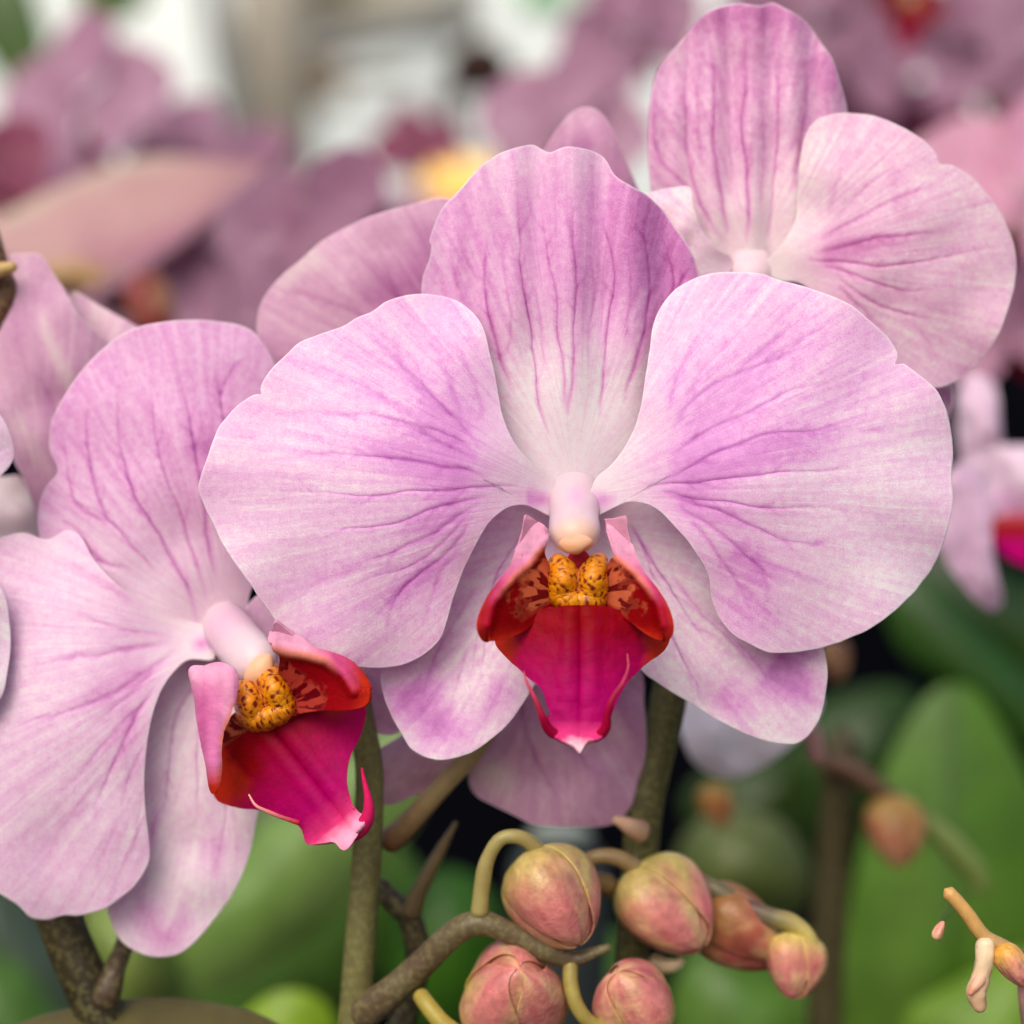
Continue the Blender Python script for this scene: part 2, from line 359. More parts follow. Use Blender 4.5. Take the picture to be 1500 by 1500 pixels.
VA_R = ZV([([(260, 800), (340, 795), (450, 785), (600, 770), (750, 755), (900, 745), (1080, 730)], 4.2, .6),
    ([(330, 780), (400, 745), (500, 690), (600, 650), (700, 625), (830, 610), (950, 575), (1090, 535)], 5, .5),
    ([(360, 690), (440, 630), (520, 590), (610, 555), (700, 510), (800, 460), (940, 430)], 6, .42),
    ([(360, 600), (420, 510), (520, 440), (640, 390), (780, 330), (900, 280)], 6, .32),
    ([(330, 825), (420, 840), (520, 855), (640, 875), (780, 880), (940, 868)], 4.6, .6),
    ([(360, 845), (460, 870), (570, 915), (660, 955), (740, 990), (840, 1005), (960, 1010)], 5.5, .5),
    ([(380, 880), (460, 930), (550, 990), (630, 1060), (700, 1125), (780, 1200)], 6, .42),
    ([(400, 920), (480, 1000), (550, 1090), (600, 1180), (640, 1290)], 6, .32),
    ([(330, 560), (370, 430), (430, 300), (480, 180)], 7, .2), ([(400, 500), (500, 350), (620, 230), (700, 140)], 7, .2),
    ([(560, 420), (720, 280), (860, 190)], 7, .2), ([(700, 360), (860, 260), (980, 220)], 7, .16),
    ([(900, 600), (1100, 610), (1260, 640)], 7, .16), ([(620, 1040), (760, 1100), (900, 1200)], 7, .16),
    ([(600, 1160), (700, 1260), (800, 1340)], 7, .18), ([(900, 880), (1080, 900), (1230, 930)], 7, .12),
    ([(340, 770), (520, 720), (700, 670), (960, 600)], 36, .36), ([(380, 640), (560, 500), (760, 400)], 50, .2),
    ([(560, 1010), (690, 1120), (720, 1180)], 26, .26), ([(360, 850), (500, 900), (640, 950)], 22, .22),
    ([(560, 1150), (640, 1270), (720, 1350)], 40, .2), ([(60, 850), (110, 850), (170, 835)], 15, .42)], *ZR)
VA_D = ZV([([(600, 1440), (565, 1250), (530, 1080), (505, 880), (482, 720), (460, 560), (450, 350), (435, 190)][::1], 5, .0),
    ([(575, 1260), (530, 1070), (505, 880), (482, 720), (460, 560), (452, 350), (435, 200)], 4.6, .75),
    ([(650, 1150), (635, 950), (620, 850), (618, 720), (590, 560), (570, 430), (545, 290)], 4.2, .55),
    ([(665, 1180), (675, 1000), (682, 850), (688, 700), (682, 500), (670, 340), (665, 240)], 4.6, .62),
    ([(790, 1180), (805, 1020), (820, 880), (840, 720), (842, 560), (808, 400), (835, 290)], 4.6, .65),
    ([(890, 1120), (930, 980), (960, 850), (982, 690), (980, 520), (955, 340)], 4.6, .55),
    ([(430, 1080), (390, 980), (350, 830), (326, 700), (318, 540), (322, 400)], 5, .6),
    ([(1020, 900), (1090, 640), (1075, 520), (1040, 420)], 5, .4), ([(1090, 700), (1150, 560)], 5, .3),
    ([(740, 1000), (740, 850), (760, 700), (745, 500), (760, 330)], 4, .22), ([(400, 960), (420, 780), (400, 600), (380, 400)], 4, .25),
    ([(260, 800), (200, 640), (170, 480)], 6, .28), ([(300, 640), (220, 520), (200, 420)], 5, .2), ([(900, 900), (910, 650), (890, 450)], 4, .2),
    ([(560, 1000), (545, 800), (520, 600)], 4, .22)], *ZD)

def flowerA():
    root = empty('orchid_flower', P(842, 740, 40), 'largest lilac orchid flower, in the middle, facing us with crimson lip and yellow spotted centre', 'flower', 'orchid flowers')
    cx = 842
    petal('dorsal_sepal', root, A_D, (830, 430), (842, 712), lambda x, y, v, r: 45+(y-712)*.06+((x-835)/200)**2*34-9*np.cos((x-835)/200*14)*np.clip((r-60)/200, 0, 1), VA_D, M_A2, res=(420, 150), cup=22, bowl=0, tilt=(0, 0), wob=10, seed=3,
          T0=0, Tfun=lambda x, y: .52/(1+np.exp((y-(505-18*np.cos((x-840)/60)))/28))*(.72+.28/(1+np.exp(-(x-830)/60)))*(1-.38*np.exp(-((y-230)/45)**2)) + .04
          + .22*np.exp(-(((x-960)/70)**2+((y-340)/110)**2)),
          streakf=13, S=1.0)
    petal('lateral_sepal', root, [(838, 765), (800, 705), (735, 695), (670, 760), (625, 860), (585, 930), (560, 975), (560, 1005), (573, 1045), (590, 1078), (606, 1100), (640, 1113), (680, 1105), (712, 1088), (742, 1062), (765, 1030), (790, 990), (820, 930), (842, 870), (848, 810)],
          (720, 930), (842, 770), lambda x, y, v, r: 78-(y-930)*.10, [
          ([(760, 790), (735, 830), (720, 880), (712, 950), (705, 1000)], 3.6, .75), ([(742, 830), (715, 880), (700, 940), (690, 1010)], 3.5, .3),
          ([(790, 830), (760, 920), (740, 1000)], 4, .25), ([(700, 860), (655, 930), (625, 1000), (615, 1060)], 5, .3), ([(690, 940), (665, 1020), (650, 1080)], 5, .22),
          ([(610, 990), (640, 1060), (710, 1070)], 34, .5), ([(580, 1000), (605, 1060)], 24, .25), ([(745, 1000), (700, 1070)], 18, .25)],
          M_A, res=(300, 110), T0=.17, bowl=30, cup=10, seed=5, S=1.1, streakf=9)
    petal('lateral_sepal', root, [(850, 765), (890, 705), (955, 695), (1030, 750), (1095, 815), (1150, 880), (1195, 930), (1210, 970), (1208, 1020), (1198, 1056), (1176, 1084), (1150, 1089), (1110, 1080), (1060, 1058), (1010, 1028), (968, 1003), (940, 982), (905, 940), (870, 880), (850, 820)],
          (1010, 920), (845, 770), lambda x, y, v, r: 84-(x-1010)*.12, [
          ([(925, 770), (950, 815), (980, 860), (1010, 905), (1040, 950)], 3.8, .85), ([(960, 880), (985, 930), (1010, 985), (1040, 1020)], 3.6, .6),
          ([(935, 790), (960, 850), (975, 880)], 4, .4), ([(980, 840), (1030, 900), (1090, 960), (1120, 1010)], 4.5, .35), ([(1040, 900), (1090, 950), (1150, 1030)], 5, .3),
          ([(1120, 970), (1170, 1010), (1180, 1050)], 40, .5), ([(1050, 1010), (1120, 1050)], 28, .3), ([(1120, 950), (1200, 960)], 20, .25)],
          M_A, res=(300, 110), T0=.12, bowl=30, cup=10, seed=6, S=1.1, streakf=9)
    g = lambda x, y: .10+.12*np.exp(-(((x-560)/200)**2+((y-520)/90)**2))
    petal('petal', root, A_L, (600, 640), (838, 725), lambda x, y, v, r: -8-26*np.exp(-((x-600)/150)**2-((y-720)/160)**2), VA_L, M_A, res=(460, 170),
          cup=34, bowl=26, wob=13, ripple=(7, 9, .5), seed=8, Tfun=lambda x, y: (.26+.10*np.exp(-(((x-600)/220)**2+((y-540)/110)**2))-.08*np.exp(-(((x-360)/90)**2+((y-850)/160)**2)))*np.clip((838-x-30)/110, 0, 1), streakf=15)
    petal('petal', root, A_R, (1080, 640), (846, 725), lambda x, y, v, r: -14-26*np.exp(-((x-1080)/150)**2-((y-700)/160)**2), VA_R, M_A, res=(460, 170),
          cup=34, bowl=26, wob=13, ripple=(7, 9, 2.1), seed=9, Tfun=lambda x, y: (.25+.10*np.exp(-(((x-1130)/220)**2+((y-540)/110)**2))-.13*np.exp(-(((x-1310)/110)**2+((y-780)/190)**2)))*np.clip((x-846-30)/110, 0, 1), streakf=15)
    # ---- column with its cap
    wht, pk, crm = srgb(214, 190, 199), srgb(222, 168, 208), srgb(240, 190, 150)
    def cc(t, a):
        c = base_col(t, wht); f = np.sin(a)
        c = mixc(c, pk, np.exp(-((t-.62)/.13)**2)*np.exp(-((np.cos(a)-.05)/.38)**2)*.75)
        c = mixc(c, pk, np.exp(-(t/.22)**2)*.6*np.abs(np.cos(a)))
        return mixc(c, crm, (t-.86)*6)
    tube('column', root, [(842, 640, 118), (842, 680, 104), (842, 705, 86), (842, 730, 56), (841, 755, 16), (842, 778, -30), (844, 797, -64)], [16, 28, 38, 38, 36, 38, 33], cc, M_COLUMN, n=56, m=90, flat=.85)
    tube('anther_cap', root, [(842, 784, -76), (843, 793, -85), (844, 803, -90), (846, 812, -88)], [18, 28, 24, 8], lambda t, a: mixc(base_col(t, srgb(230, 190, 158)), srgb(222, 146, 100), t*.9+.1*np.cos(3*a)), M_COLUMN, n=40, m=40, flat=.45)
    # ---- lip
    lip_parts_front(root)
    return root

RED, CRIM, MAG, ORG, PINK = srgb(128, 2, 8), srgb(134, 0, 24), srgb(162, 0, 90), srgb(172, 38, 18), srgb(216, 150, 180)
PALE, DRK = srgb(190, 96, 62), srgb(96, 2, 14)
def gs(x, y, cx, cy, sx, sy, rot=0):
    c, s = math.cos(rot), math.sin(rot); a = (x-cx)*c+(y-cy)*s; b = -(x-cx)*s+(y-cy)*c
    return np.exp(-(a/sx)**2-(b/sy)**2)
def lobe_pattern(c, x, y, cal, side, seed):
    """pale fan with dark blotches next to the callus"""
    dx, dy = (x-cal[0])*side, y-cal[1]; r = np.hypot(dx, dy); a = np.arctan2(dy, dx)
    edge = fbm(a*5+9, r/14, seed)
    zone = np.clip((70-r+(edge-.5)*54)/12, 0, 1)*np.clip((a+1.25)*3, 0, 1)*np.clip((.62-a)*5, 0, 1)
    c = mixc(c, PALE, zone*.85)
    bl = fbm(a*6.5+2, r/17+3, seed+5, 2)
    c = mixc(c, DRK, np.clip((bl-.48)*12, 0, 1)*zone*.97)
    return c

def callus(parent, cx, cy, rot, sc, rel0, D0=0, sx=1.0, seed=4):
    out_ = [(-39, -36), (-34, -44), (-24, -40), (-12, -38), (0, -34), (12, -38), (24, -42), (36, -46), (39, -36), (38, -22), (42, -5), (42, 14), (36, 28), (20, 34), (0, 36), (-20, 33), (-35, 26), (-41, 10), (-40, -8), (-37, -22)]
    cr, sr = math.cos(rot), math.sin(rot)
    to = lambda a, b: (cx+(a*sx*cr-b*sr)*sc, cy+(a*sx*sr+b*cr)*sc)
    o = [to(*p) for p in out_]
    r_ = random.Random(seed); spots = []
    tries = 0
    while len(spots) < 130 and tries < 20000:
        tries += 1
        a, b = r_.uniform(-39, 39), r_.uniform(-42, 33)
        if abs(a) < 12 and b < 5: continue
        if all((a-p[0])**2+(b-p[1])**2 > 27 for p in spots): spots.append((a, b, r_.uniform(1.0, 2.0), r_.uniform(.8, 1.5), math.pi/2+a*.012+r_.uniform(-.6, .6)))
    def loc(x, y):
        a, b = (x-cx)/sc, (y-cy)/sc
        return (a*cr+b*sr)/sx, -a*sr+b*cr
    def dep(x, y, v):
        a, b = loc(x, y)
        h = 26*gs(a, b, -25, -10, 17, 27)+26*gs(a, b, 25, -10, 17, 27)+15*gs(a, b, 0, 24, 34, 12)-6*gs(a, b, 0, -12, 8, 26)+7*(fbm(a/8+9, b/8+9, 2)-.5)
        return rel0-h*sc+22*np.clip((v-.8)/.2, 0, 1)**2
    def col(x, y, v):
        a, b = loc(x, y)
        c = base_col(x, srgb(236, 150, 6))
        c = mixc(c, srgb(206, 92, 10), fbm(a/12, b/12, 3)*.55-.1)
        c = mixc(c, srgb(222, 150, 112), np.clip(1.25-np.abs(a)/11, 0, 1)*np.clip((14-b)/14, 0, 1))
        st = np.clip(np.sin(np.arctan2(a, b+46)*26+fbm(a/6, b/6, 8)*3)*2-1.0, 0, 1)*np.clip(1.6-np.abs(a)/14, 0, 1)
        c = mixc(c, srgb(140, 18, 20), st*.75)
        for (p, q, l, w_, an) in spots: c = mixc(c, srgb(112, 10, 10), gs(a, b, p, q, l*1.25, w_*.95, an)*1.6)
        return c
    sheet('callus', parent, o, to(0, -2), dep, col, M_CAL, D0, res=(260, 90), solid=.001, rough=.8, seed=seed)

def lip_parts_front(root):
    lip = bpy.data.objects.new('lip', None)
    # mid lobe is the lip's own mesh
    mid = [(765, 903), (800, 892), (848, 886), (895, 892), (942, 905), (972, 925), (976, 938), (968, 955), (945, 973), (922, 993), (907, 1015), (896, 1040), (890, 1060), (888, 1076), (878, 1086), (862, 1090), (850, 1103), (838, 1095), (818, 1086), (800, 1076), (800, 1064), (812, 1056), (804, 1034), (795, 1010), (780, 997), (760, 978), (742, 960), (730, 943), (735, 925)]
    zm = lambda y: np.clip((y-890)/200, 0, 1)
    def dep(x, y, v):
        t = (x-850)/110
        return -72-55*zm(y)+48*t*t*(1-.3*zm(y))-30*np.clip((y-1055)/45, 0, 1)**2+7*gs(x, y, 849, 970, 5, 90)-4*gs(x, y, 832, 960, 11, 80)-4*gs(x, y, 867, 960, 11, 80)+8*(fbm(x/40, y/40, 5)-.5)
    def col(x, y, v):
        c = base_col(x, CRIM)
        c = mixc(c, MAG, np.clip((y-925+18*(fbm(x/22, y/22, 2)-.5))/95, 0, 1))
        c = mixc(c, RED, np.clip((925-y)/26, 0, 1)*.9)
        e = np.abs(x-850)-(84-.0*y)+14*(fbm(x/14, y/14, 6)-.5)
        c = mixc(c, ORG, np.clip(e/16, 0, 1)*np.clip((1000-y)/20, 0, 1)*.95)
        c = mixc(c, DRK, gs(x, y, 849, 950, 4, 75)*.62)
        for xx in (826, 872, 812, 888): c = mixc(c, srgb(150, 0, 50), np.exp(-((x-xx-(x-850)*.12)/2.6)**2)*np.clip((1040-y)/60, 0, 1)*.3)
        c = mixc(c, srgb(216, 60, 124), np.clip((y-1056)/24, 0, 1)*.8)
        c = mixc(c, srgb(250, 214, 222), np.clip((y-1080+14*(fbm(x/9, y/9, 3)-.5)-.25*np.abs(x-850))/20, 0, 1)*.9)
        return c
    m = sheet('lip', root, mid, (850, 975), dep, col, M_LIP, res=(360, 130), solid=.0007, rough=.7, seed=4)
    # side lobes
    for side in (-1, 1):
        def mx(pts): return pts
        if side < 0:
            o = [(768, 755), (764, 775), (757, 800), (744, 832), (722, 862), (705, 890), (698, 915), (702, 932), (713, 939), (738, 936), (765, 925), (790, 908), (815, 895), (818, 870), (808, 842), (800, 820), (796, 805), (803, 788), (802, 775), (792, 768), (785, 762), (775, 757)]
            cen = (765, 868)
        else:
            o = [(918, 757), (922, 780), (932, 812), (945, 840), (965, 865), (980, 890), (987, 915), (984, 932), (972, 938), (950, 930), (925, 912), (905, 900), (880, 895), (876, 870), (886, 842), (896, 818), (903, 812), (888, 800), (875, 785), (873, 770), (882, 761), (900, 759)]
            cen = (922, 866)
        cal = (846, 868)
        # crest: the fold line where the blade turns over (beyond it pink/orange, with upward-lit brightness put into the colour)
        crest = [(800, 792), (775, 826), (752, 845), (735, 865), (722, 888), (716, 915)] if side < 0 else [(880, 795), (905, 818), (930, 838), (950, 862), (964, 888), (970, 915)]
        def dep(x, y, v, side=side, crest=crest):
            s = np.abs(x-846)/150
            d, t = pdist(x, y, crest)
            out = (side*(x-np.interp(y, [p[1] for p in crest], [p[0] for p in crest])) > 0)
            wall = -30-105*s**1.3
            # outside the crest, the blade bends back
            back = np.where(out, np.clip(d/30, 0, 1)**1.5*22, 0)
            ridge = -5*np.exp(-(d/7)**2)
            top = np.clip((815-y)/55, 0, 1)
            return wall+back+ridge-20*top
        def col(x, y, v, side=side, crest=crest):
            c = base_col(x, RED)
            c = mixc(c, srgb(140, 6, 20), gs(x, y, 846+side*60, 860, 30, 28)*.5)
            c = lobe_pattern(c, x, y, (cal[0]+side*22, cal[1]+2), side, 12+side)
            d, t = pdist(x, y, crest)
            ncr = np.interp(y, [p[1] for p in crest], [p[0] for p in crest])
            out = np.clip(side*(x-ncr)/5+.3, 0, 1)
            f = np.clip((y-790)/110, 0, 1)
            pinkmag = mixc(mixc(base_col(x, PINK), srgb(188, 66, 120), (y-805)/50), srgb(158, 16, 40), (y-852)/40)
            c = c*(1-out[:, None])+pinkmag*out[:, None]
            c = mixc(c, ORG, np.clip((v-.88+.05*fbm(x/12, y/12, 4))/.14, 0, 1)*np.clip((y-840)/30, 0, 1)*np.clip((side*(x-846)-82)/15, 0, 1))
            c = mixc(c, srgb(232, 130, 110), np.exp(-(d/3.2)**2)*np.clip((880-y)/30, 0, 1)*.8)
            c = mixc(c, srgb(190, 40, 24), gs(x, y, 846+side*110, 928, 36, 10)*.3)
            c = mixc(c, PINK, np.clip((803-y)/6, 0, 1))
            return c
        sheet('side_lobe', m, o, cen, dep, col, M_LIP, res=(300, 110), solid=.0003, rough=.6, seed=5+side)
    callus(m, 847, 860, 0, .89, -52)
    # the two whisker-like tendrils of the lip tip
    tc = lambda t, a: mixc(base_col(t, srgb(160, 8, 56)), srgb(214, 110, 130), t*.9-.3)
    tube('tendril', m, [(815, 1078, -128), (802, 1066, -138), (794, 1048, -150), (783, 1022, -150), (772, 1000, -138), (767, 983, -118)], [8, 7, 4.6, 3.4, 2, 1], tc, M_LIP, n=16, m=60)
    tube('tendril', m, [(876, 1080, -128), (887, 1066, -140), (890, 1045, -150), (898, 1022, -158), (912, 1000, -160), (920, 978, -140), (919, 957, -122)], [8, 7, 5, 3.4, 2.2, 1.4, .9], tc, M_LIP, n=16, m=60)
    tube('lip_stalk', m, [(847, 808, -40), (848, 822, -50), (848, 836, -62)], [16, 17, 16], srgb(150, 24, 36), M_LIP, n=24, m=20)
flowerA()

# ================================================================== FLOWER B : left front flower
ZB = (0, 740, 2.206); ZBD = (0, 340, 3.0); ZBL = (240, 820, 3.333)
B_P = Z([(690, 430), (635, 380), (560, 365), (490, 340), (420, 290), (360, 240), (300, 170), (270, 115), (240, 90), (210, 85), (180, 105), (140, 112), (100, 95), (70, 90), (30, 100), (-20, 120), (-150, 200), (-250, 400), (-300, 650), (-250, 900), (-150, 1120), (0, 1250), (60, 1290), (100, 1328), (150, 1336), (210, 1320), (260, 1322), (340, 1300), (400, 1260), (450, 1210), (480, 1150), (482, 1100), (470, 1000), (465, 880), (475, 760), (490, 680), (520, 600), (560, 540), (610, 500), (690, 500)], *ZB)
def flowerB():
    D = 115
    root = empty('orchid_flower', P(340, 930, D+20), 'rose lilac orchid flower at the lower left, its crimson lip pointing to the thick stem', 'flower', 'orchid flowers')
    petal('dorsal_sepal', root, [(350, 935), (300, 925), (240, 915), (190, 880), (140, 850), (90, 830), (62, 790), (60, 745), (70, 715), (88, 690), (76, 658), (79, 615), (100, 575), (135, 530), (180, 490), (225, 475), (280, 470), (335, 475), (370, 487), (390, 515), (402, 540), (412, 600), (405, 700), (390, 800), (365, 870), (358, 925)],
        (240, 690), (335, 925), lambda x, y, v, r: 20+((x-240)/160)**2*20, ZV([([(860, 1700), (820, 1550), (700, 1330), (600, 1170), (550, 980), (525, 850), (520, 700), (530, 580)], 5, .65),
        ([(900, 1600), (800, 1240), (740, 1110), (690, 900), (665, 700), (660, 550)], 4.6, .5), ([(940, 1500), (900, 1200), (860, 980), (820, 760), (780, 620), (770, 540)], 5.5, .75),
        ([(1000, 1000), (980, 820), (955, 650), (935, 570)], 5, .6), ([(480, 1270), (430, 1130), (395, 950), (385, 820), (400, 720)], 5, .55),
        ([(480, 1280), (340, 1180), (300, 980), (285, 850)], 5, .4), ([(700, 1500), (600, 1400), (440, 1230), (260, 1160)], 5, .4), ([(560, 1480), (440, 1440), (330, 1300), (220, 1260)], 6, .45),
        ([(1060, 560), (1000, 640), (960, 750)], 5, .3), ([(930, 900), (960, 1000)], 40, .25)], *ZBD),
        M_B, D0=D, res=(360, 130), T0=0, Tfun=lambda x, y: .10+.36/(1+np.exp((y-(790-.18*(x-100)*0))/45)), cup=26, bowl=20, seed=11, streakf=12, S=1.0)
    petal('lateral_sepal', root, [(345, 965), (300, 935), (240, 945), (205, 1010), (195, 1120), (180, 1230), (160, 1320), (163, 1345), (180, 1378), (210, 1397), (245, 1400), (275, 1388), (310, 1350), (345, 1300), (365, 1250), (376, 1200), (392, 1120), (390, 1020)],
        (285, 1190), (330, 960), lambda x, y, v, r: 70, [([(285, 1000), (262, 1040), (252, 1090), (246, 1150), (240, 1210)], 3.6, .8), ([(300, 1010), (290, 1080), (290, 1150), (290, 1230)], 3.6, .55),
        ([(330, 1100), (330, 1200), (310, 1290)], 5, .35), ([(230, 1180), (215, 1280), (200, 1340)], 6, .25), ([(200, 1310), (240, 1370), (290, 1330)], 26, .35), ([(320, 1220), (310, 1300)], 26, .25)],
        M_B, D0=D, res=(280, 110), T0=.12, cup=12, bowl=25, seed=13, streakf=9)
    petal('petal', root, [(350, 925), (360, 890), (395, 862), (470, 850), (550, 900), (612, 985), (600, 1050), (575, 1077), (535, 1070), (500, 1055), (440, 1000), (390, 965), (355, 950)],
        (480, 960), (345, 930), lambda x, y, v, r: 60+.15*(x-480), [([(380, 930), (470, 960), (580, 1040)], 6, .3)], M_B, D0=D, res=(160, 60), T0=.3, cup=10, seed=14, label='narrow far petal seen behind the crimson lip')
    petal('petal', root, B_P, (120, 880), (325, 935), lambda x, y, v, r: -5-20*np.exp(-((x-130)/120)**2-((y-1080)/150)**2), ZV([
        ([(560, 470), (470, 540), (380, 600), (270, 650), (150, 680), (0, 710)], 6, .42), ([(540, 440), (460, 460), (360, 480), (240, 490), (130, 510), (40, 540)], 7, .42),
        ([(540, 420), (440, 410), (330, 380), (200, 330)], 6, .3), ([(500, 590), (440, 680), (370, 830), (310, 960), (260, 1020)], 6, .5), ([(490, 620), (420, 680), (330, 770), (240, 880), (130, 960)], 6, .3),
        ([(540, 500), (430, 600), (260, 740), (60, 840)], 5, .25), ([(465, 780), (410, 900), (390, 980)], 5, .35), ([(470, 900), (440, 1050), (420, 1180)], 6, .2), ([(390, 1000), (340, 1120), (300, 1240)], 7, .18),
        ([(300, 950), (200, 1050), (120, 1200)], 8, .15), ([(440, 330), (330, 250), (200, 180)], 8, .15), ([(500, 520), (360, 590), (200, 660)], 30, .22), ([(440, 640), (350, 860)], 30, .16), ([(690, 440), (640, 460), (610, 470)], 14, .45)], *ZB),
        M_B, D0=D, res=(400, 150), T0=0, Tfun=lambda x, y: .24*np.clip((325-x-20)/120, 0, 1), cup=30, bowl=24, ripple=(6, 8, 1), seed=15, streakf=14)
    wht, pk, crm = srgb(222, 200, 208), srgb(218, 165, 200), srgb(238, 190, 150)
    tube('column', root, [(276, 858, 170), (300, 884, 142), (320, 908, 88), (338, 927, 22), (354, 947, -12), (372, 967, -46), (388, 985, -72)], [16, 28, 37, 37, 37, 38, 34],
        lambda t, a: mixc(mixc(base_col(t, wht), pk, np.exp(-((t-.62)/.14)**2)*.55), crm, (t-.93)*6), M_COLUMN, D0=D, n=48, m=80, flat=.85)
    tube('anther_cap', root, [(370, 970, -72), (378, 980, -86), (386, 989, -92), (393, 997, -90)], [18, 29, 25, 9], lambda t, a: mixc(base_col(t, srgb(240, 200, 165)), srgb(226, 165, 120), t), M_COLUMN, D0=D, n=32, m=30, flat=.5)
    # lip
    mid = Z([(318, 790), (290, 860), (265, 960), (255, 1050), (255, 1130), (280, 1170), (330, 1192), (400, 1208), (460, 1213), (510, 1225), (545, 1245), (600, 1250), (650, 1280), (685, 1315), (700, 1370), (730, 1392), (790, 1390), (840, 1387), (885, 1414), (915, 1400), (945, 1345), (985, 1300), (1005, 1262), (990, 1240), (950, 1228), (920, 1200), (900, 1130), (895, 1040), (915, 950), (950, 880), (975, 800), (978, 735), (930, 715), (850, 705), (740, 700), (600, 720), (450, 730), (370, 735)], *ZBL)
    def loc(x, y):   # along the lip axis
        a = (x-398)*.62+(y-1065)*.78; b = (x-398)*.78-(y-1065)*.62
        return a, b
    def dep(x, y, v):
        a, b = loc(x, y)
        return -75-.22*a+40*(b/110)**2+7*np.exp(-(b/5)**2)-3*np.exp(-((b-16)/9)**2)-3*np.exp(-((b+16)/9)**2)-22*np.clip((a-160)/40, 0, 1)**2
    def col(x, y, v):
        a, b = loc(x, y)
        c = base_col(x, srgb(132, 0, 18)); c = mixc(c, MAG, (a-5+16*(fbm(x/20, y/20, 3)-.5))/120)
        c = mixc(c, RED, np.clip((-b-30)/20, 0, 1)*np.clip((60-a)/30, 0, 1))
        c = mixc(c, ORG, np.clip((-b-66+14*(fbm(x/12, y/12, 8)-.5))/14, 0, 1)*np.clip((70-a)/30, 0, 1)*.8)
        c = mixc(c, ORG, np.clip((b-64+14*(fbm(x/12, y/12, 8)-.5))/16, 0, 1)*np.clip((60-a)/30, 0, 1)*.9)
        c = lobe_pattern(c, x, y, (366, 1070), -1, 31)
        c = mixc(c, srgb(110, 2, 30), np.exp(-(b/4)**2)*np.clip((a+60)/40, 0, 1)*np.clip((120-a)/40, 0, 1)*.55)
        c = mixc(c, srgb(210, 50, 114), np.clip((a-134)/34, 0, 1)*.8)
        return mixc(c, srgb(244, 170, 200), np.clip((a-172+10*(fbm(x/9, y/9, 4)-.5))/22, 0, 1)*.85)
    m = sheet('lip', root, mid, (425, 1100), dep, col, M_LIP, D0=D, res=(340, 120), solid=.0007, rough=.6, seed=6)
    rl = Z([(545, 292), (600, 330), (680, 388), (760, 440), (860, 468), (930, 512), (985, 578), (1013, 645), (1007, 698), (975, 722), (900, 735), (800, 735), (720, 745), (650, 765), (600, 790), (560, 740), (545, 640), (560, 540), (568, 460), (545, 432), (518, 400), (522, 350)], *ZBL)
    cr = Z([(540, 430), (600, 447), (700, 462), (800, 490), (880, 560), (930, 640)], *ZBL)
    def depr(x, y, v):
        d, t = pdist(x, y, cr); ny = np.interp(x, [p[0] for p in cr], [p[1] for p in cr]); o_ = y < ny
        s = np.hypot(x-410, y-1030)/140
        return -70-95*s-8*np.exp(-(d/7)**2)+np.where(o_, np.clip(d/25, 0, 1)**1.5*20, 0)
    def colr(x, y, v):
        c = base_col(x, srgb(134, 2, 14)); c = mixc(c, srgb(150, 8, 16), np.clip((x-480)/40, 0, 1))
        dx, dy = x-410, y-1035; r = np.hypot(dx, dy); a = np.arctan2(dy, dx)
        zone = np.clip((72-r+(fbm(a*5+4, r/14, 9)-.5)*40)/10, 0, 1)
        c = mixc(c, srgb(176, 66, 52), zone*.7); c = mixc(c, DRK, np.clip((fbm(a*7+1, r/17, 15, 2)-.5)*14, 0, 1)*zone)
        d, t = pdist(x, y, cr); ny = np.interp(x, [p[0] for p in cr], [p[1] for p in cr])
        o_ = np.clip((ny-y)/4+.4, 0, 1)
        pm = mixc(mixc(base_col(x, PINK), srgb(190, 70, 120), (x-450)/40), ORG, (x-500)/30)
        c = c*(1-o_[:, None])+pm*o_[:, None]
        c = mixc(c, ORG, np.clip((x-522+.2*(y-1000))/22, 0, 1)*.9)
        return mixc(c, srgb(236, 140, 110), np.exp(-(d/3)**2)*np.clip((500-x)/30, 0, 1)*.7)
    sheet('side_lobe', m, rl, (470, 1000), depr, colr, M_LIP, D0=D, res=(280, 100), solid=.0006, rough=.5, seed=7)
    ll = Z([(138, 537), (170, 528), (205, 528), (260, 510), (310, 515), (343, 545), (353, 600), (340, 680), (322, 770), (290, 850), (272, 950), (268, 1060), (262, 1130), (250, 1138), (238, 1110), (225, 1010), (200, 900), (178, 780), (165, 670), (150, 600)], *ZBL)
    def depl(x, y, v): return -120-30*np.clip((x-300)/40, 0, 1)-.08*(y-1000)+12*v**3
    def coll(x, y, v):
        c = base_col(x, srgb(214, 122, 172)); c = mixc(c, srgb(232, 168, 196), gs(x, y, 300, 985, 40, 20)+.5*gs(x, y, 335, 1040, 8, 60))
        c = mixc(c, srgb(186, 78, 140), gs(x, y, 302, 1060, 10, 70)*.7)
        c = mixc(c, srgb(232, 130, 96), np.clip((x-np.interp(y, [975, 1030, 1080, 1120, 1160], [352, 338, 320, 317, 314]))/4, 0, 1)*.8)
        return mixc(c, ORG, (y-1115)/35)
    sheet('side_lobe', m, ll, (305, 1020), depl, coll, M_LIP, D0=D, res=(240, 80), solid=.0006, rough=.5, seed=8, label='pink lobe with orange inner rim')
    callus(m, 388, 1030, -.42, .86, -92, D0=D, sx=.98, seed=9)
    tc = lambda t, a: mixc(base_col(t, srgb(214, 40, 104)), srgb(190, 16, 80), t)
    tube('tendril', m, [(506, 1221, -100), (524, 1215, -120), (535, 1204, -132), (540, 1190, -138), (539, 1168, -138), (533, 1142, -128), (530, 1124, -118)], [15, 14, 11, 8, 5, 3, 1.6], tc, M_LIP, D0=D, n=16, m=60)
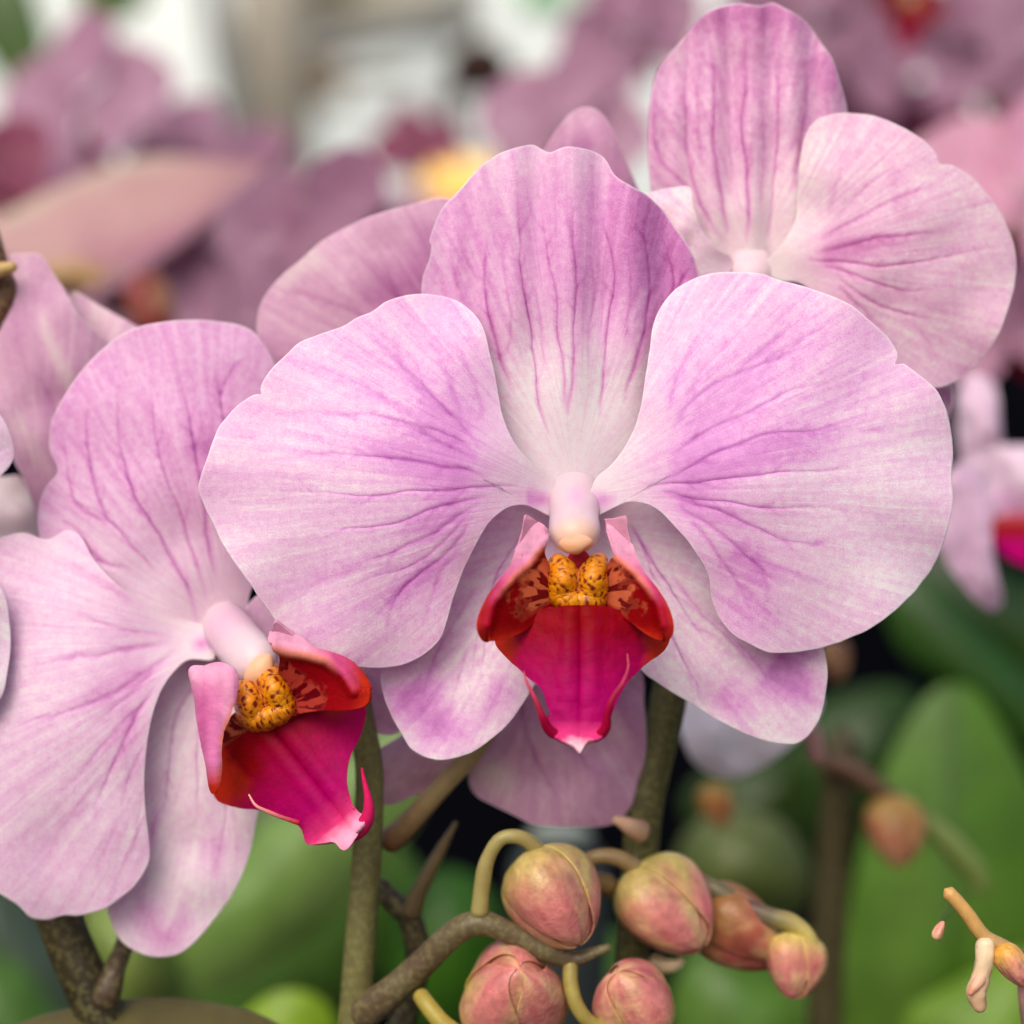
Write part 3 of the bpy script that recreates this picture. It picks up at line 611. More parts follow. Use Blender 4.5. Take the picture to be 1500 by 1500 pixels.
    tube('tendril', m, [(440, 1206, -112), (415, 1198, -122), (395, 1190, -128), (375, 1180, -132), (364, 1163, -126)], [4, 3, 3, 2.2, 1], lambda t, a: mixc(base_col(t, srgb(190, 20, 60)), srgb(240, 170, 160), t), M_LIP, D0=D, n=12, m=50)
flowerB()

# ================================================================== FLOWER C : upper right
ZC = (740, 0, 1.974)
def flowerC():
    D = 150
    root = empty('orchid_flower', P(1100, 385, D), 'dusky lilac orchid flower standing highest at the upper right, lip hidden by the front flower', 'flower', 'orchid flowers')
    petal('dorsal_sepal', root, Z([(700, 760), (630, 745), (570, 710), (500, 650), (440, 590), (422, 520), (417, 440), (419, 330), (430, 250), (460, 180), (500, 130), (550, 70), (610, 25), (680, 14), (730, 20), (775, 12), (830, 40), (890, 95), (940, 170), (965, 250), (985, 330), (985, 430), (945, 560), (880, 650), (820, 710), (770, 745)], *ZC),
        (1100, 190), (1102, 378), lambda x, y, v, r: 20+((x-1100)/140)**2*24-6*np.cos((x-1100)/140*15), ZV([
        ([(700, 700), (700, 560), (690, 400), (695, 220), (705, 60)], 4.6, .7), ([(640, 680), (610, 520), (600, 380), (605, 220), (590, 80)], 4.6, .65), ([(760, 680), (775, 520), (790, 350), (785, 200), (765, 80)], 4.6, .6),
        ([(620, 700), (560, 560), (525, 440), (520, 300), (530, 150)], 4.4, .6), ([(820, 560), (850, 420), (870, 280), (860, 150)], 4.4, .45), ([(540, 560), (470, 480), (440, 400), (450, 250)], 5, .4),
        ([(890, 480), (930, 360), (930, 250)], 5, .35), ([(730, 600), (740, 400), (740, 200)], 4, .25), ([(655, 560), (650, 400), (655, 200)], 4, .25), ([(570, 480), (560, 300), (580, 150)], 4, .25), ([(900, 150), (950, 280)], 26, .3)], *ZC),
        M_C, D0=D, res=(340, 120), Tfun=lambda x, y: .06+.34/(1+np.exp((y-(255-.25*(x-1100)))/28))+.25*np.exp(-((y-20)/28)**2), cup=14, bowl=10, seed=21, streakf=12)
    petal('petal', root, Z([(650, 745), (610, 720), (565, 665), (542, 600), (533, 548), (490, 548), (410, 563), (330, 600), (280, 680), (260, 800), (330, 900), (450, 880), (560, 815), (640, 795)], *ZC), (970, 370), (1085, 385), lambda x, y, v, r: -20, [], M_C, D0=D, res=(180, 60), T0=.12, cup=14, seed=22, label='pale petal mostly hidden behind the front flower')
    petal('petal', root, Z([(740, 770), (775, 735), (815, 690), (840, 640), (848, 560), (858, 440), (885, 365), (930, 338), (985, 331), (1060, 338), (1130, 365), (1200, 405), (1240, 445), (1254, 478), (1290, 481), (1350, 520), (1410, 590), (1450, 660), (1473, 740), (1467, 830), (1440, 930), (1390, 1020), (1330, 1080), (1245, 1122), (1150, 1090), (1050, 1010), (970, 910), (900, 850), (850, 815), (790, 810)], *ZC),
        (1310, 370), (1125, 385), lambda x, y, v, r: -10-18*np.exp(-((x-1300)/90)**2-((y-360)/90)**2), ZV([
        ([(880, 750), (970, 760), (1080, 768), (1190, 760), (1300, 740), (1400, 715)], 4.4, .6), ([(900, 730), (980, 715), (1080, 690), (1180, 680), (1290, 670)], 6, .5), ([(920, 690), (1000, 640), (1080, 600), (1180, 560), (1270, 530)], 6, .35),
        ([(940, 650), (1000, 580), (1070, 520), (1160, 480)], 6, .25), ([(930, 770), (1040, 805), (1150, 840), (1270, 830)], 4.5, .55), ([(960, 800), (1060, 870), (1150, 900), (1260, 925)], 5, .45), ([(960, 820), (1040, 900), (1100, 960)], 5, .35),
        ([(930, 620), (960, 520), (1010, 430)], 7, .2), ([(1150, 900), (1230, 1000), (1260, 1080)], 7, .15), ([(900, 740), (1040, 710), (1180, 690)], 22, .38), ([(1100, 560), (1200, 540)], 40, .15)], *ZC),
        M_C, D0=D, res=(380, 140), Tfun=lambda x, y: .22*np.clip((x-1140)/90, 0, 1), cup=26, bowl=16, seed=23, streakf=13, ripple=(5, 7, 1))
    petal('lateral_sepal', root, [(1110, 400), (1200, 410), (1300, 480), (1380, 550), (1393, 575), (1391, 600), (1370, 640), (1280, 640), (1180, 560), (1120, 470)], (1250, 520), (1110, 395), lambda x, y, v, r: 60, [([(1200, 470), (1385, 600)], 30, .4)], M_C, D0=D, res=(160, 50), T0=.35, seed=24, label='magenta tinted sepal tip peeping out below the petal')
    petal('lateral_sepal', root, [(1095, 395), (1120, 440), (1110, 560), (1050, 680), (960, 690), (930, 600), (980, 480), (1050, 410)], (1030, 560), (1100, 395), lambda x, y, v, r: 60, [], M_C, D0=D, res=(140, 50), T0=.2, seed=25)
    tube('column', root, [(1100, 350, 84), (1100, 370, 66), (1099, 392, 40), (1097, 416, 0)], [32, 33, 32, 26], lambda t, a: mixc(base_col(t, srgb(226, 200, 208)), srgb(214, 165, 196), np.exp(-(t/.2)**2)*.5), M_COLUMN, D0=D, n=40, m=60, flat=.85)
flowerC()

# ================================================================== FLOWER D : back flower, seen from behind
def flowerD():
    D = 235
    root = empty('orchid_flower', P(740, 700, D), 'shaded mauve orchid flower turned away, showing only petal ends around the big front flower', 'flower', 'orchid flowers')
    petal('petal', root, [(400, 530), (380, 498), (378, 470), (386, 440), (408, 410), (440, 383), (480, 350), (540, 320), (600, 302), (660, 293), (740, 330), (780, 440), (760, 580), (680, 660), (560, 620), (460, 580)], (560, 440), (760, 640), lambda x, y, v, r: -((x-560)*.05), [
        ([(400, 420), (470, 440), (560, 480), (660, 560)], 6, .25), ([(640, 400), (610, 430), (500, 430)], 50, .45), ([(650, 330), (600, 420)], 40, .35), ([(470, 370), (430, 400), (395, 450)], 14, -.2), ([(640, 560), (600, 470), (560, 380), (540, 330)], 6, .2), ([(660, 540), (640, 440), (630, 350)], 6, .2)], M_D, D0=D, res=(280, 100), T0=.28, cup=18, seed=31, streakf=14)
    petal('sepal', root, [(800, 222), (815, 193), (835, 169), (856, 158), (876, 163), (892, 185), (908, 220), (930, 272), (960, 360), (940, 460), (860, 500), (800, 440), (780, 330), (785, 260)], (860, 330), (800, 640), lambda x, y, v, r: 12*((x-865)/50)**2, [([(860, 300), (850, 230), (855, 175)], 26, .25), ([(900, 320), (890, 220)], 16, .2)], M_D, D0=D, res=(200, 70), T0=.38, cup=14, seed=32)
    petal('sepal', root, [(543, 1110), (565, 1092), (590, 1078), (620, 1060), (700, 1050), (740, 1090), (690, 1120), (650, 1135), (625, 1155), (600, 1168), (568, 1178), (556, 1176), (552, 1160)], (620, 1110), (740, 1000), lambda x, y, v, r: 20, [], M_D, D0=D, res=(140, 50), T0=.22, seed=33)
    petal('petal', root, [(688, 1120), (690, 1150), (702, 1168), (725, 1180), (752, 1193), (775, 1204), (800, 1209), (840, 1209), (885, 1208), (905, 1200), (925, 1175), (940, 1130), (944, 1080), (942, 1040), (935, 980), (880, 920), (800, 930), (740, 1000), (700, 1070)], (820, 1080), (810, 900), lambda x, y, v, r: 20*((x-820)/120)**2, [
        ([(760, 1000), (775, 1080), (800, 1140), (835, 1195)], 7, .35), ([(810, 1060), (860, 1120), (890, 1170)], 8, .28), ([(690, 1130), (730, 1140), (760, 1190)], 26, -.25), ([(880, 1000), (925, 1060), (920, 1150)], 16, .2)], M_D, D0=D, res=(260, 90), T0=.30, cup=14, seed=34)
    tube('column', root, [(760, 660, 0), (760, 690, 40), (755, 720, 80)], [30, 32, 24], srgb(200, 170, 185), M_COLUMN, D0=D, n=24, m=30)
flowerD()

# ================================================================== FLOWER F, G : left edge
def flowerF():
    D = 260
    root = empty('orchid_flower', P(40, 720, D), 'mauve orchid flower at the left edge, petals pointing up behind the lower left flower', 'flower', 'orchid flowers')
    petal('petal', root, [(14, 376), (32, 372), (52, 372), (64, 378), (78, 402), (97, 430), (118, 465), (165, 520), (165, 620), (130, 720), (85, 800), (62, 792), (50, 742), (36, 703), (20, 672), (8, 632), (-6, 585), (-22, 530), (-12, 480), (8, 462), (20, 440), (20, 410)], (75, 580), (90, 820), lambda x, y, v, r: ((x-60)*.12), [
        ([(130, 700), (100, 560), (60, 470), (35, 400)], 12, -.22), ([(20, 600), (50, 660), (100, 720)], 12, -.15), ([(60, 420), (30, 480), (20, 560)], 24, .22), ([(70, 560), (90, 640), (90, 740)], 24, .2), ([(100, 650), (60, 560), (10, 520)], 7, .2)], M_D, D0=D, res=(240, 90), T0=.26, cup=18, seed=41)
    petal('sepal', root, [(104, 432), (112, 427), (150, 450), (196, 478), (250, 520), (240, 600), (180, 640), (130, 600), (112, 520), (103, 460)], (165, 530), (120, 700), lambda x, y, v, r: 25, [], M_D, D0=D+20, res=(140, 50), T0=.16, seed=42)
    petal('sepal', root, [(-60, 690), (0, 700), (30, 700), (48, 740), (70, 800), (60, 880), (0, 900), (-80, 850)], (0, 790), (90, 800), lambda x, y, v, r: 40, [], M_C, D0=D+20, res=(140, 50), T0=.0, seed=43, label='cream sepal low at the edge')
flowerF()
def flowerG():
    D = 60
    root = empty('orchid_flower', P(-160, 820, D), 'pale lilac orchid flower almost wholly past the left edge, only two petal rims showing', 'flower', 'orchid flowers')
    petal('petal', root, [(-180, 780), (-200, 600), (-120, 540), (-30, 580), (6, 618), (19, 655), (16, 676), (0, 697), (-60, 750), (-140, 800)], (-90, 670), (-180, 820), lambda x, y, v, r: 0, [], M_A, D0=D, res=(160, 60), T0=.12, seed=44)
    petal('petal', root, [(-180, 820), (-80, 810), (-20, 840), (5, 872), (13, 910), (15, 950), (9, 990), (-5, 1030), (-60, 1080), (-160, 1050), (-200, 920)], (-90, 930), (-190, 830), lambda x, y, v, r: 0, [], M_A, D0=D, res=(160, 60), T0=.06, seed=45)
    petal('sepal', root, [(-190, 800), (-230, 640), (-330, 560), (-420, 640), (-400, 780), (-300, 860), (-200, 840)], (-310, 720), (-190, 820), lambda x, y, v, r: 10, [], M_A, D0=D, res=(120, 40), T0=.1, seed=46)
flowerG()

# ================================================================== stems, pedicels, buds
OLV, OLVD, BRN = srgb(96, 92, 52), srgb(60, 58, 32), srgb(70, 52, 36)
def stemcol(c1, c2=None, f=.5, seed=0):
    def g(t, a):
        c = base_col(t, c1); n = fbm(t*9+seed, a*0+.3, seed)
        return mixc(c, c2 if c2 is not None else c1, n*f*1.4)
    return g
GY, YL = srgb(158, 150, 84), srgb(196, 190, 88)
PKB, YB = srgb(204, 122, 118), srgb(198, 186, 100)

def bud(parent, c, axis, L, Wd, D0, seed=0, roll=0.0, label=None, sub=True, bodycol=None, yel=None, tipw=.0):
    """c centre px (x,y,rel), axis = (dx,dy,dd) pointing to the tip. Core egg + three overlapping sepals."""
    k = (3000.0+D0)/3000.0
    C = P(c[0], c[1], D0+c[2]*k); ax = np.array([axis[0], axis[2], -axis[1]], float); ax /= np.linalg.norm(ax)
    s = np.cross(ax, [0, 1, .01]); s /= np.linalg.norm(s); b = np.cross(s, ax)
    Lm, Wm = L*1e-4*k, Wd*1e-4*k
    def pt(t, th, off):      # t -1 (stalk) .. 1 (tip)
        rad = np.sqrt(np.clip(1-t*t, 0, 1))**.9*(1-.32*t)*.97
        rad = rad*(1+.11*np.cos(3*(th-roll)+.5*t)+.08*(fbm(1.6*np.cos(th)+5+seed, 1.6*np.sin(th)+t*1.3+5, seed+2)-.5))+off*np.sqrt(np.clip(1-t*t, 0, 1))
        return C+np.multiply.outer(t*Lm, ax)+(np.cos(th)[..., None]*s+np.sin(th)[..., None]*b)*(rad*Wm)[..., None]
    pc, yc = bodycol or PKB, yel or YB
    def color(t, th, e):
        f = fbm(th*1.5+seed, t*2+seed*3, seed)
        cc = base_col(t, pc)
        cc = mixc(cc, srgb(208, 180, 128), np.clip(f*2.6-1.0, 0, 1)*.75)
        cc = mixc(cc, srgb(180, 84, 96), np.clip((fbm(th*3+seed, t*1.5, seed+9)-.52)*5, 0, 1)*.6)
        cc = mixc(cc, yc, np.clip(np.exp(-((t+.95)/.62)**2)*1.0+e, 0, 1)*.9)
        cc = mixc(cc, yc, np.exp(-((np.sin((th+roll+.6*t)*1.0+seed))/.24)**2)*np.clip((.7-t), 0, 1)*.8)
        st = np.clip(np.sin(th*17+fbm(th*4, t*2, seed+3)*5)-.45, 0, 1); return mixc(cc, srgb(158, 62, 66), st*.28)
    n, m = 48, 40
    th = np.arange(n)/n*2*np.pi; tt = -np.cos(np.linspace(0.02, np.pi-.02, m))
    TT, TH = np.repeat(tt, n), np.tile(th, m)
    V = pt(TT, TH, 0.0); V = np.vstack([V, pt(np.array([-1.0, 1.0]), np.zeros(2), 0)])
    i = np.arange(n); j = (i+1) % n
    Q = np.vstack([np.stack([a*n+i, a*n+j, (a+1)*n+j, (a+1)*n+i], 1) for a in range(m-1)])
    cap = np.vstack([np.stack([np.full(n, m*n), j, i], 1), np.stack([np.full(n, m*n+1), (m-1)*n+i, (m-1)*n+j], 1)])
    TT2, TH2 = np.append(TT, [-1, 1]), np.append(TH, [0, 0])
    o = mesh_obj('bud', V, [cap, Q], M_BUD, parent, dict(col=color(TT2, TH2, np.zeros_like(TT2)+.1), px=V*1e4))
    if label: o['label'] = label
    if sub:
        for q in range(3):
            na, nb = 44, 36; A = np.linspace(-1, 1, na); tb = -np.cos(np.linspace(.03, np.pi-.06, nb))
            AA, TB = np.tile(A, nb), np.repeat(tb, na)
            half = 1.12*np.clip(np.sqrt(np.clip(1-np.clip(TB, 0, 1)**3, 0, 1)), .05, 1)
            TH_ = roll+q*2*np.pi/3+AA*half+.28*TB
            off = .03+.075*(1-AA)*.5+.05*np.cos(AA*np.pi/2)
            V = pt(TB, TH_, off)
            i = np.arange(na-1)
            Q = np.vstack([np.stack([a*na+i, a*na+i+1, (a+1)*na+i+1, (a+1)*na+i], 1) for a in range(nb-1)])
            e = np.clip((np.abs(AA)-.78)/.22, 0, 1)**2*.3
            mesh_obj('sepal', V, Q, M_BUD, o, dict(col=color(TB, TH_, e), px=V*1e4), solid=.00025*k)
    return o

SPG = 'orchid flower spikes'
# --- spike 1 : thick vertical stem with the branch of buds
s1 = empty('flower_spike', P(515, 1500, 230), 'thick olive speckled stem beside the left crimson lip, side branch carrying plump pink buds', 'flower spike', SPG)
D = 150
tube('stem', s1, [(500, 2300, 60), (512, 1700, 45), (520, 1500, 40), (528, 1380, 35), (538, 1240, 30), (541, 1130, 25), (530, 1060, 20), (515, 980, 30)], [30, 29, 27, 26, 25, 23, 21, 19], stemcol(srgb(118, 118, 70), srgb(96, 84, 52), .7, 2), M_STEM, D0=D, n=32, m=220, bumpy=.04, seed=2)
tube('branch', s1, [(520, 1490, 35), (560, 1463, 10), (610, 1420, -10), (655, 1375, -30), (700, 1352, -40), (750, 1368, -40), (800, 1392, -40), (838, 1405, -40), (868, 1396, -42), (896, 1386, -45)], [26, 24, 21, 20, 19, 18, 16, 17, 10, 6], stemcol(srgb(106, 100, 66), srgb(88, 64, 52), .8, 5), M_STEM, D0=D, n=28, m=160, bumpy=.1, seed=4)
tube('pedicel', s1, [(702, 1345, -45), (706, 1300, -50), (713, 1262, -55), (730, 1232, -60), (752, 1225, -60), (775, 1233, -55), (792, 1252, -45)], [14, 12, 12, 10, 10, 11, 13], stemcol(srgb(160, 152, 90), srgb(146, 120, 78), .5, 7), M_PED, D0=D, n=24, m=90)
bud(s1, (812, 1316, -40), (.45, .80, -.35), 75, 60, D, seed=3, roll=.5, label='plump pink bud with a yellow green base hanging from an arched stalk')
tube('pedicel', s1, [(612, 1452, -10), (628, 1475, -30), (655, 1505, -40), (700, 1530, -40), (745, 1520, -35)], [12, 13, 14, 13, 12], stemcol(srgb(172, 158, 66), srgb(150, 120, 60), .5, 9), M_PED, D0=D, n=24, m=80)
bud(s1, (752, 1452, -25), (.1, -.55, -.75), 79, 66, D, seed=5, roll=1.3, yel=srgb(206, 190, 80), label='large bud cut by the bottom edge with a bright yellow seam')
tube('pedicel', s1, [(836, 1405, -40), (836, 1440, -50), (846, 1475, -55), (868, 1500, -50), (905, 1506, -40)], [11, 11, 11, 11, 12], stemcol(srgb(164, 154, 74), srgb(140, 110, 60), .5, 11), M_PED, D0=D, n=24, m=80)
bud(s1, (926, 1462, -30), (-.35, -.62, -.5), 58, 51, D, seed=8, roll=2.2, label='small rosy bud beside the bottom edge, right of the yellow seamed one')
tube('bract', s1, [(560, 1240, 40), (590, 1215, 30), (640, 1160, 10), (690, 1105, 0), (720, 1060, 0)], [21, 17, 15, 15, 15], lambda t, a: mixc(base_col(t, srgb(104, 66, 40)), srgb(160, 138, 96), t*2.2-.1), M_PED, D0=D+60, n=24, m=90, label='tan stalk leading up to the front flower')
tube('thorn_bract', s1, [(600, 1345, 30), (612, 1310, 20), (635, 1265, 10), (655, 1228, 5), (669, 1203, 0)], [17, 13, 11, 8, 3], stemcol(srgb(92, 76, 50), srgb(110, 96, 66), .6, 3), M_PED, D0=D+120, n=20, m=70)
tube('branch', s1, [(548, 1290, 40), (575, 1320, 40), (600, 1345, 40), (612, 1400, 45), (600, 1470, 60), (560, 1560, 60)], [15, 18, 19, 18, 20, 20], stemcol(srgb(62, 50, 36), srgb(48, 42, 28), .6, 3), M_STEM, D0=D+120, n=20, m=90)
# --- spike 2 : stem in the middle with the second cluster of buds
s2 = empty('flower_spike', P(935, 1500, 300), 'dark olive stem below the front flower, with a bud chain reaching right', 'flower spike', SPG)
D = 290
tube('stem', s2, [(990, 850, 20), (988, 960, 10), (978, 1030, 0), (960, 1110, 0), (945, 1180, 0), (938, 1250, 0), (930, 1350, 0), (925, 1450, 0), (935, 1700, 20), (950, 2300, 40)], [24, 26, 27, 25, 25, 23, 26, 26, 27, 28], stemcol(srgb(92, 92, 50), srgb(70, 62, 34), .7, 12), M_STEM, D0=D, n=32, m=220, bumpy=.08, seed=9)
tube('bract', s2, [(945, 1222, -10), (925, 1212, -30), (910, 1204, -35), (896, 1200, -35)], [22, 16, 11, 5], lambda t, a: mixc(base_col(t, srgb(100, 76, 48)), srgb(196, 156, 128), t*1.6), M_PED, D0=D-40, n=20, m=40)
tube('bract', s2, [(950, 1408, -10), (975, 1415, -25), (992, 1412, -30), (1000, 1402, -28)], [18, 14, 10, 6], lambda t, a: mixc(base_col(t, srgb(96, 76, 52)), srgb(196, 172, 136), t*1.4), M_PED, D0=D-40, n=20, m=40)
D = 230
tube('pedicel', s2, [(900, 1298, 20), (872, 1290, 0), (852, 1276, -15), (862, 1260, -25), (890, 1254, -30), (920, 1264, -30), (948, 1290, -25)], [17, 14, 11, 11, 12, 13, 13], stemcol(srgb(150, 132, 84), srgb(126, 92, 64), .6, 17), M_PED, D0=D, n=24, m=90)
bud(s2, (976, 1332, -20), (.62, .62, -.35), 75, 60, D, seed=13, roll=.2, label='fat pink bud with a yellow green side at the middle of the lower edge')
tube('branch', s2, [(880, 1300, 20), (930, 1305, 30), (990, 1290, 30), (1040, 1300, 10), (1085, 1325, 0), (1125, 1342, -10), (1160, 1352, -15), (1184, 1372, -18), (1190, 1392, -15), (1176, 1404, -8)], [15, 16, 14, 15, 15, 14, 14, 14, 11, 9],
     lambda t, a: mixc(mixc(base_col(t, srgb(112, 104, 74)), srgb(96, 66, 62), np.exp(-((t-.62)/.07)**2)), srgb(190, 172, 96), np.clip((t-.72)*7, 0, 1)), M_PED, D0=D, n=24, m=150, bumpy=.06)
bud(s2, (1086, 1362, 35), (.62, .45, .1), 78, 50, D, seed=15, roll=1.0, bodycol=srgb(170, 86, 74), yel=srgb(150, 110, 60), label='long shaded bud lying behind the branch')
bud(s2, (1163, 1414, -10), (-.05, .8, -.3), 46, 38, D, seed=17, roll=2.0, yel=srgb(216, 200, 104), label='smallest round bud at the tip of the chain')
# --- spike 3 : bottom left
s3 = empty('flower_spike', P(120, 1480, 280), 'dark brown forked stem in the bottom left corner under the lower left flower', 'flower spike', SPG)
D = 260
tube('stem', s3, [(60, 1240, 10), (80, 1320, 0), (105, 1390, 0), (132, 1450, 0), (160, 1530, 0), (200, 1750, 10), (240, 2200, 20)], [34, 34, 36, 38, 42, 40, 40], stemcol(srgb(78, 66, 38), srgb(38, 32, 18), .9, 22), M_STEM, D0=D, n=32, m=140, bumpy=.05)
tube('branch', s3, [(150, 1478, -25), (158, 1452, -30), (168, 1420, -20), (182, 1385, 0), (196, 1340, 10)], [20, 19, 14, 13, 13], stemcol(srgb(84, 68, 50), srgb(66, 48, 38), .7, 23), M_STEM, D0=D, n=24, m=60, bumpy=.05)
# --- tan stalk at the left edge
s4 = empty('flower_stalk', P(-20, 420, 240), 'short tan stalk end on a dark stem at the left edge above the mauve petals', 'stalk')
tube('stalk', s4, [(-120, 430, 0), (-60, 412, 0), (-20, 400, 0), (8, 393, 0), (26, 389, 0)], [22, 20, 17, 13, 7], srgb(190, 158, 100), M_PED, D0=230, n=20, m=40)
tube('stem', s4, [(-60, 200, 20), (-20, 330, 20), (0, 400, 20), (8, 430, 20), (-20, 500, 20), (-80, 640, 20)], [14, 15, 16, 17, 16, 14], srgb(96, 62, 44), M_STEM, D0=250, n=20, m=60)
# --- small twig lower right, in focus
s5 = empty('flower_spike', P(1440, 1380, 40), 'small sharp tan twig with pink bud tips in front of the big right leaf', 'flower spike', SPG)
tw = lambda a_, b_: (lambda t, a: mixc(base_col(t, a_), b_, t))
tube('stem', s5, [(1700, 2300, 900), (1560, 1700, 500), (1520, 1560, 160), (1505, 1470, 40), (1500, 1425, 10), (1478, 1393, 0), (1442, 1372, 0), (1418, 1340, 0), (1398, 1316, 0), (1383, 1302, 0)], [26, 24, 18, 14, 11, 14, 16, 14, 12, 10], lambda t, a: mixc(mixc(base_col(t, srgb(120, 104, 70)), srgb(220, 170, 160), np.exp(-((t-.86)/.05)**2)), srgb(206, 160, 92), (t-.88)*12), M_PED, D0=20, n=24, m=220)
tube('branch', s5, [(1442, 1372, -5), (1443, 1400, -10), (1436, 1435, -12), (1430, 1455, -12), (1438, 1483, -10)], [14, 14, 13, 15, 8], tw(srgb(226, 206, 170), srgb(222, 176, 140)), M_PED, D0=20, n=24, m=60, bumpy=.15)
tube('bract', s5, [(1440, 1430, -20), (1428, 1445, -28), (1419, 1458, -28)], [9, 8, 3], tw(srgb(226, 190, 160), srgb(226, 150, 120)), M_PED, D0=20, n=16, m=24)
bud(s5, (1485, 1415, -15), (.55, .8, 0), 34, 17, 20, seed=19, roll=.5, bodycol=srgb(232, 150, 140), yel=srgb(226, 170, 60))
bud(s5, (1376, 1363, -5), (.35, -.75, 0), 15, 8, 20, seed=21, roll=.5, sub=False, bodycol=srgb(230, 150, 136), yel=srgb(232, 190, 150))
tube('pedicel', s5, [(1374, 1366, 0), (1378, 1350, 300), (1400, 1320, 800), (1425, 1300, 1190)], [2, 3, 4, 6], srgb(90, 120, 40), M_PED, D0=20, n=8, m=40)

# ================================================================== leaves and blurred plants behind
def leaf(name, label, outline, centre, base, D0, c1, c2, rel=None, parent=None, streak=.4, res=(120, 40), cup=60, group='orchid leaves', cat='leaf', mid=None):
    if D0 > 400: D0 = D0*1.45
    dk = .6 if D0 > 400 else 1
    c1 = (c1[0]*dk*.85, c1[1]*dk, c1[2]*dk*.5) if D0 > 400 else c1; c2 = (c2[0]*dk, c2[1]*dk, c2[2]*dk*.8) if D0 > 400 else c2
    def dep(x, y, v): return cup*v**2 + (rel(x, y) if rel else 0)
    def col(x, y, v):
        a = np.arctan2(y-base[1], x-base[0]); c = base_col(x, c1)
        c = mixc(c, c2, np.clip(fbm(a*14, a*0+.5, 5)*1.6-.3, 0, 1)*streak+np.clip(fbm(x/120, y/120, 8)*1.4-.4, 0, 1)*.4)
        if mid: d, t = pdist(x, y, mid); c = mixc(c, np.array(c1)*.45, np.exp(-(d/7)**2)*.6)
        return c
    o = sheet(name, parent, outline, centre, dep, col, M_LEAF, D0=D0, res=res, solid=.0012)
    if parent is None: tag(o, label, cat, group)
    return o
# olive leaf edge at the very bottom left (near, sharp)
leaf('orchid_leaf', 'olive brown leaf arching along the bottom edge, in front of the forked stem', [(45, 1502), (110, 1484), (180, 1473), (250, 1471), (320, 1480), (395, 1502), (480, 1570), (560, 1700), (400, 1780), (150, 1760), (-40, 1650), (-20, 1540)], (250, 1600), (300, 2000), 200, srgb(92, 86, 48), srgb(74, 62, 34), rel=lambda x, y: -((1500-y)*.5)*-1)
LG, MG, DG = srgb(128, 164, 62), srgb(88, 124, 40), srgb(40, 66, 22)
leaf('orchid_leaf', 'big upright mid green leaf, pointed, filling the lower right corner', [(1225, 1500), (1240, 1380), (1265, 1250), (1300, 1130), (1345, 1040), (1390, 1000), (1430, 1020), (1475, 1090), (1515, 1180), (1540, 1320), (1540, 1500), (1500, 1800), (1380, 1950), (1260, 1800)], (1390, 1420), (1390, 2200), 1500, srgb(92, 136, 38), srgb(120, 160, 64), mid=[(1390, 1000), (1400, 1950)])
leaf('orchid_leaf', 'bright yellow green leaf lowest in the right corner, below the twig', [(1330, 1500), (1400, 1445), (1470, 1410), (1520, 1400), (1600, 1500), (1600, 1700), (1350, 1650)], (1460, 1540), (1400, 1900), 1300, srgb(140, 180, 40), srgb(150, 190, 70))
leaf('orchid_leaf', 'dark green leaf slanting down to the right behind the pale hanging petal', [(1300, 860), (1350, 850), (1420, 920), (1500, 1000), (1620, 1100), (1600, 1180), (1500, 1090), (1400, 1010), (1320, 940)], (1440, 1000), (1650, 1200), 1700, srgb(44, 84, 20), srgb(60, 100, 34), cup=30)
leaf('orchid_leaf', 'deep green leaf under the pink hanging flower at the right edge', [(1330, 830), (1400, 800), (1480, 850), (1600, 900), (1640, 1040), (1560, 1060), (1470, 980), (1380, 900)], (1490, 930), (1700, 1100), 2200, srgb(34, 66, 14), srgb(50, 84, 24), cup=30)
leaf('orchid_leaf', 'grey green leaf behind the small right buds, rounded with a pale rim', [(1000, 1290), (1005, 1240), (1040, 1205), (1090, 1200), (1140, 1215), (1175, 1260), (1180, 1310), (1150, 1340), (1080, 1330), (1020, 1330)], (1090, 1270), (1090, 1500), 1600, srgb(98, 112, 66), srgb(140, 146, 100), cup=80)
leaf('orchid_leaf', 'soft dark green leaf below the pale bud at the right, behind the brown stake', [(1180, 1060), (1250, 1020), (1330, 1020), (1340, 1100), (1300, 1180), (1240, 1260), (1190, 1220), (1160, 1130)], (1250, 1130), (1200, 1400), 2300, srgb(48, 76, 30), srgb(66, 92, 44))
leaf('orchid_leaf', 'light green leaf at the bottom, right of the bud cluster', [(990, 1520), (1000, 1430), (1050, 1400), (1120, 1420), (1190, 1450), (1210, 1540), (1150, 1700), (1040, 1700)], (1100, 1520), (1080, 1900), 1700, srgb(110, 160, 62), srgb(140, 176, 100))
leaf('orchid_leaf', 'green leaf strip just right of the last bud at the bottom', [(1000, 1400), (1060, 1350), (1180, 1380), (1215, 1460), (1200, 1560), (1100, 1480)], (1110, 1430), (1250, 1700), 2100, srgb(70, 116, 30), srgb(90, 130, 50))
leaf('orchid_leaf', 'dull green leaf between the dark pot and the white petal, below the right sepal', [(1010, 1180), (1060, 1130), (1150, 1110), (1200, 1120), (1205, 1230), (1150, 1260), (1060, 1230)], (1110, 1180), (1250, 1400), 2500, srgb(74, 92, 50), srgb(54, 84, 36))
leaf('orchid_leaf', 'long light green leaf slanting up between the left flower and the thick stem', [(170, 1420), (230, 1360), (320, 1290), (400, 1210), (500, 1120), (600, 1060), (640, 1120), (590, 1220), (500, 1320), (400, 1400), (280, 1460), (190, 1470)], (400, 1300), (100, 1560), 1500, srgb(124, 160, 84), srgb(150, 180, 118), streak=.6, cup=40)
